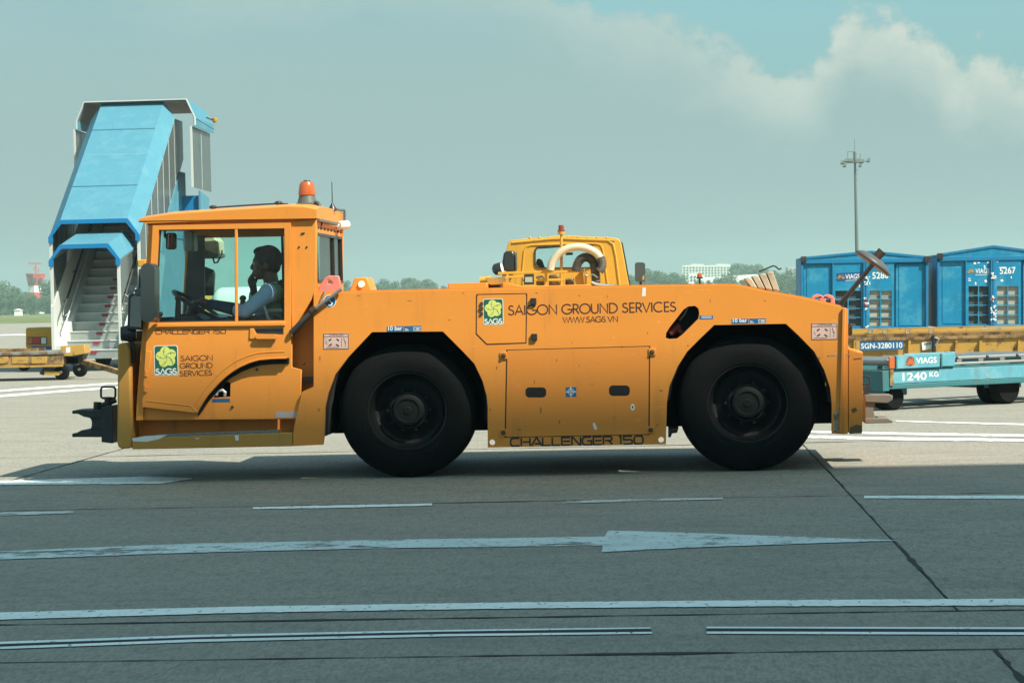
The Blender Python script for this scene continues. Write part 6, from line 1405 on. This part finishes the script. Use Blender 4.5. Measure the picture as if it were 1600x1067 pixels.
def plant(px, ytop, Y, group, label, k=None):
    k = rt_.randrange(4) if k is None else k; src = protos[k]
    if k in used: o = copy_tree(src)
    else: o = src; used.add(k)
    p_ = at(px, ytop, Y); s_ = max(.45, (p_.z+.3)/11.6); o.location = (p_.x, Y, -.1); o.rotation_euler.z = rt_.uniform(0, 6.28); w_ = s_*rt_.uniform(.9, 1.2); o.scale = (w_, w_, s_)
    o['label'] = label; o['category'] = 'tree'; o['group'] = group
ORD = 'first second third fourth fifth sixth seventh eighth ninth tenth eleventh twelfth thirteenth fourteenth fifteenth sixteenth seventeenth eighteenth nineteenth twentieth'.split()
L1 = 'hazy dark green tree in the far belt around the radar tower'; L2 = 'small hazy tree on the skyline between the cab and the yellow truck'; L3 = 'hazy blue green tree on the skyline right of the yellow truck'
row1 = [-20, 6, 22, 34, 74, 84, 96, 110]; row2 = [589, 604, 613, 628, 641, 653, 664, 671, 684, 693]; row2b = [330, 344, 358, 368, 384, 395]
row3 = [1012, 1021, 1031, 1043, 1051, 1059]; row3b = [1149, 1157, 1170, 1180, 1192, 1203, 1212]
def lab1(px, y):
    if px in row1[:4]: return ORD[row1.index(px)]+' tall hazy tree from the left, left of the radar tower'
    if px in row1[4:]: return ORD[row1[4:].index(px)]+' tall hazy tree right of the radar tower, by the stairs'
    return 'low dark green tree in front of the radar tower tree belt'
def lab2(px):
    if px in row2: return ORD[row2.index(px)]+' hazy tree from the cab in the skyline row before the yellow truck'
    if px in row2b: return ORD[row2b.index(px)]+' hazy tree from the left seen through the cab windows'
    return {536: 'hazy tree just behind the cab, half hidden by the red lug', 548: 'hazy tree behind the orange deck lamp box', 572: 'small hazy tree right of the orange deck lamp box'}[px]
def lab3(px, y):
    if px in row3: return ORD[row3.index(px)]+' hazy tree rightward from the yellow truck mirror'
    if px in row3b: return ORD[row3b.index(px)]+' tall hazy tree from the left behind the long white hangar'
    return 'lower blue green tree before the far white buildings' if px < 1160 else 'blue green tree beside the blue containers, before the hangar'
for px, yt_, Y in ((-20, 447, 760), (6, 441, 760), (22, 449, 745), (34, 452, 770), (14, 458, 700), (-6, 462, 690), (46, 462, 720), (60, 465, 725), (74, 440, 790), (84, 438, 780), (96, 446, 770), (72, 462, 700), (86, 462, 690), (30, 468, 660), (52, 472, 655), (2, 470, 650), (-30, 455, 720), (110, 450, 760), (78, 474, 640), (18, 474, 640)): plant(px, yt_, Y, 'trees around the radar tower', lab1(px, yt_))
for px, yt_, Y in ((536, 440, 820), (548, 442, 815), (589, 444, 840), (604, 437, 850), (613, 441, 835), (628, 441, 830), (641, 435.5, 850), (653, 439.5, 835), (664, 438, 845), (671, 440, 830), (684, 445, 800), (693, 448, 790), (572, 443, 820), (330, 457, 820), (344, 452, 820), (358, 448, 830), (368, 454, 820), (384, 455, 820), (395, 450, 825)): plant(px, yt_, Y, 'trees on the skyline behind the tractor', lab2(px))
for px, yt_, Y in ((990, 430, 800), (1012, 421, 820), (1021, 425, 800), (1031, 425, 810), (1043, 432, 780), (1051, 422, 860), (1059, 427, 830), (1066, 440, 780), (1092, 440, 770), (1112, 437, 760), (1126, 430.5, 760), (1142, 429, 770), (1136, 436, 750), (1149, 417, 960), (1157, 413, 960), (1170, 416, 955), (1180, 414.5, 950), (1192, 416, 950), (1203, 422, 940), (1212, 418, 960), (1190, 436, 760), (1204, 431, 770), (1218, 428, 780), (1228, 424, 790), (1240, 426, 780), (1251, 423, 800), (1224, 438, 740), (1166, 438, 740), (1248, 436, 730), (1270, 424, 800)): plant(px, yt_, Y, 'trees on the skyline right of the truck', lab3(px, yt_))

# low wood that closes the horizon between the single trees
rw_ = random.Random(77); wd = MB()
for i in range(15000):
    x = rw_.uniform(-330, 300); hh = 2.6+1.1*sin(x*.11)+.9*sin(x*.037+1); z = rw_.random()**.8*hh; p_ = Vector((x, 880+rw_.uniform(-5, 5), z)); e_ = rw_.uniform(.25, .6)
    n_ = Vector((rw_.uniform(-1, 1), rw_.uniform(-1, .2), rw_.uniform(-.2, 1))).normalized(); u_ = n_.orthogonal().normalized(); v_ = n_.cross(u_)
    wd.add([p_+u_*e_, p_+v_*e_*.8, p_-u_*e_, p_-v_*e_*.8], [(0, 1, 2, 3)])
tag(wd.build('wood', m_leaf[0], flat=True), 'low hazy belt of scrub along the horizon under the single trees', 'wood', kind='stuff')

# the humid air between
hzm = bpy.data.materials.new('haze_air'); hzm.use_nodes = True; nt = hzm.node_tree; nt.nodes.remove(nt.nodes['Principled BSDF'])
pv = nt.nodes.new('ShaderNodeVolumePrincipled'); pv.inputs['Density'].default_value = HAZE; pv.inputs['Color'].default_value = (.66, .93, .94, 1); pv.inputs['Anisotropy'].default_value = .25
nt.links.new(pv.outputs[0], nt.nodes['Material Output'].inputs['Volume'])
hz_ = MB().box(-600, 600, -75, 1600, -1.4, 30.5).build('haze', hzm, kind='stuff', flat=True)
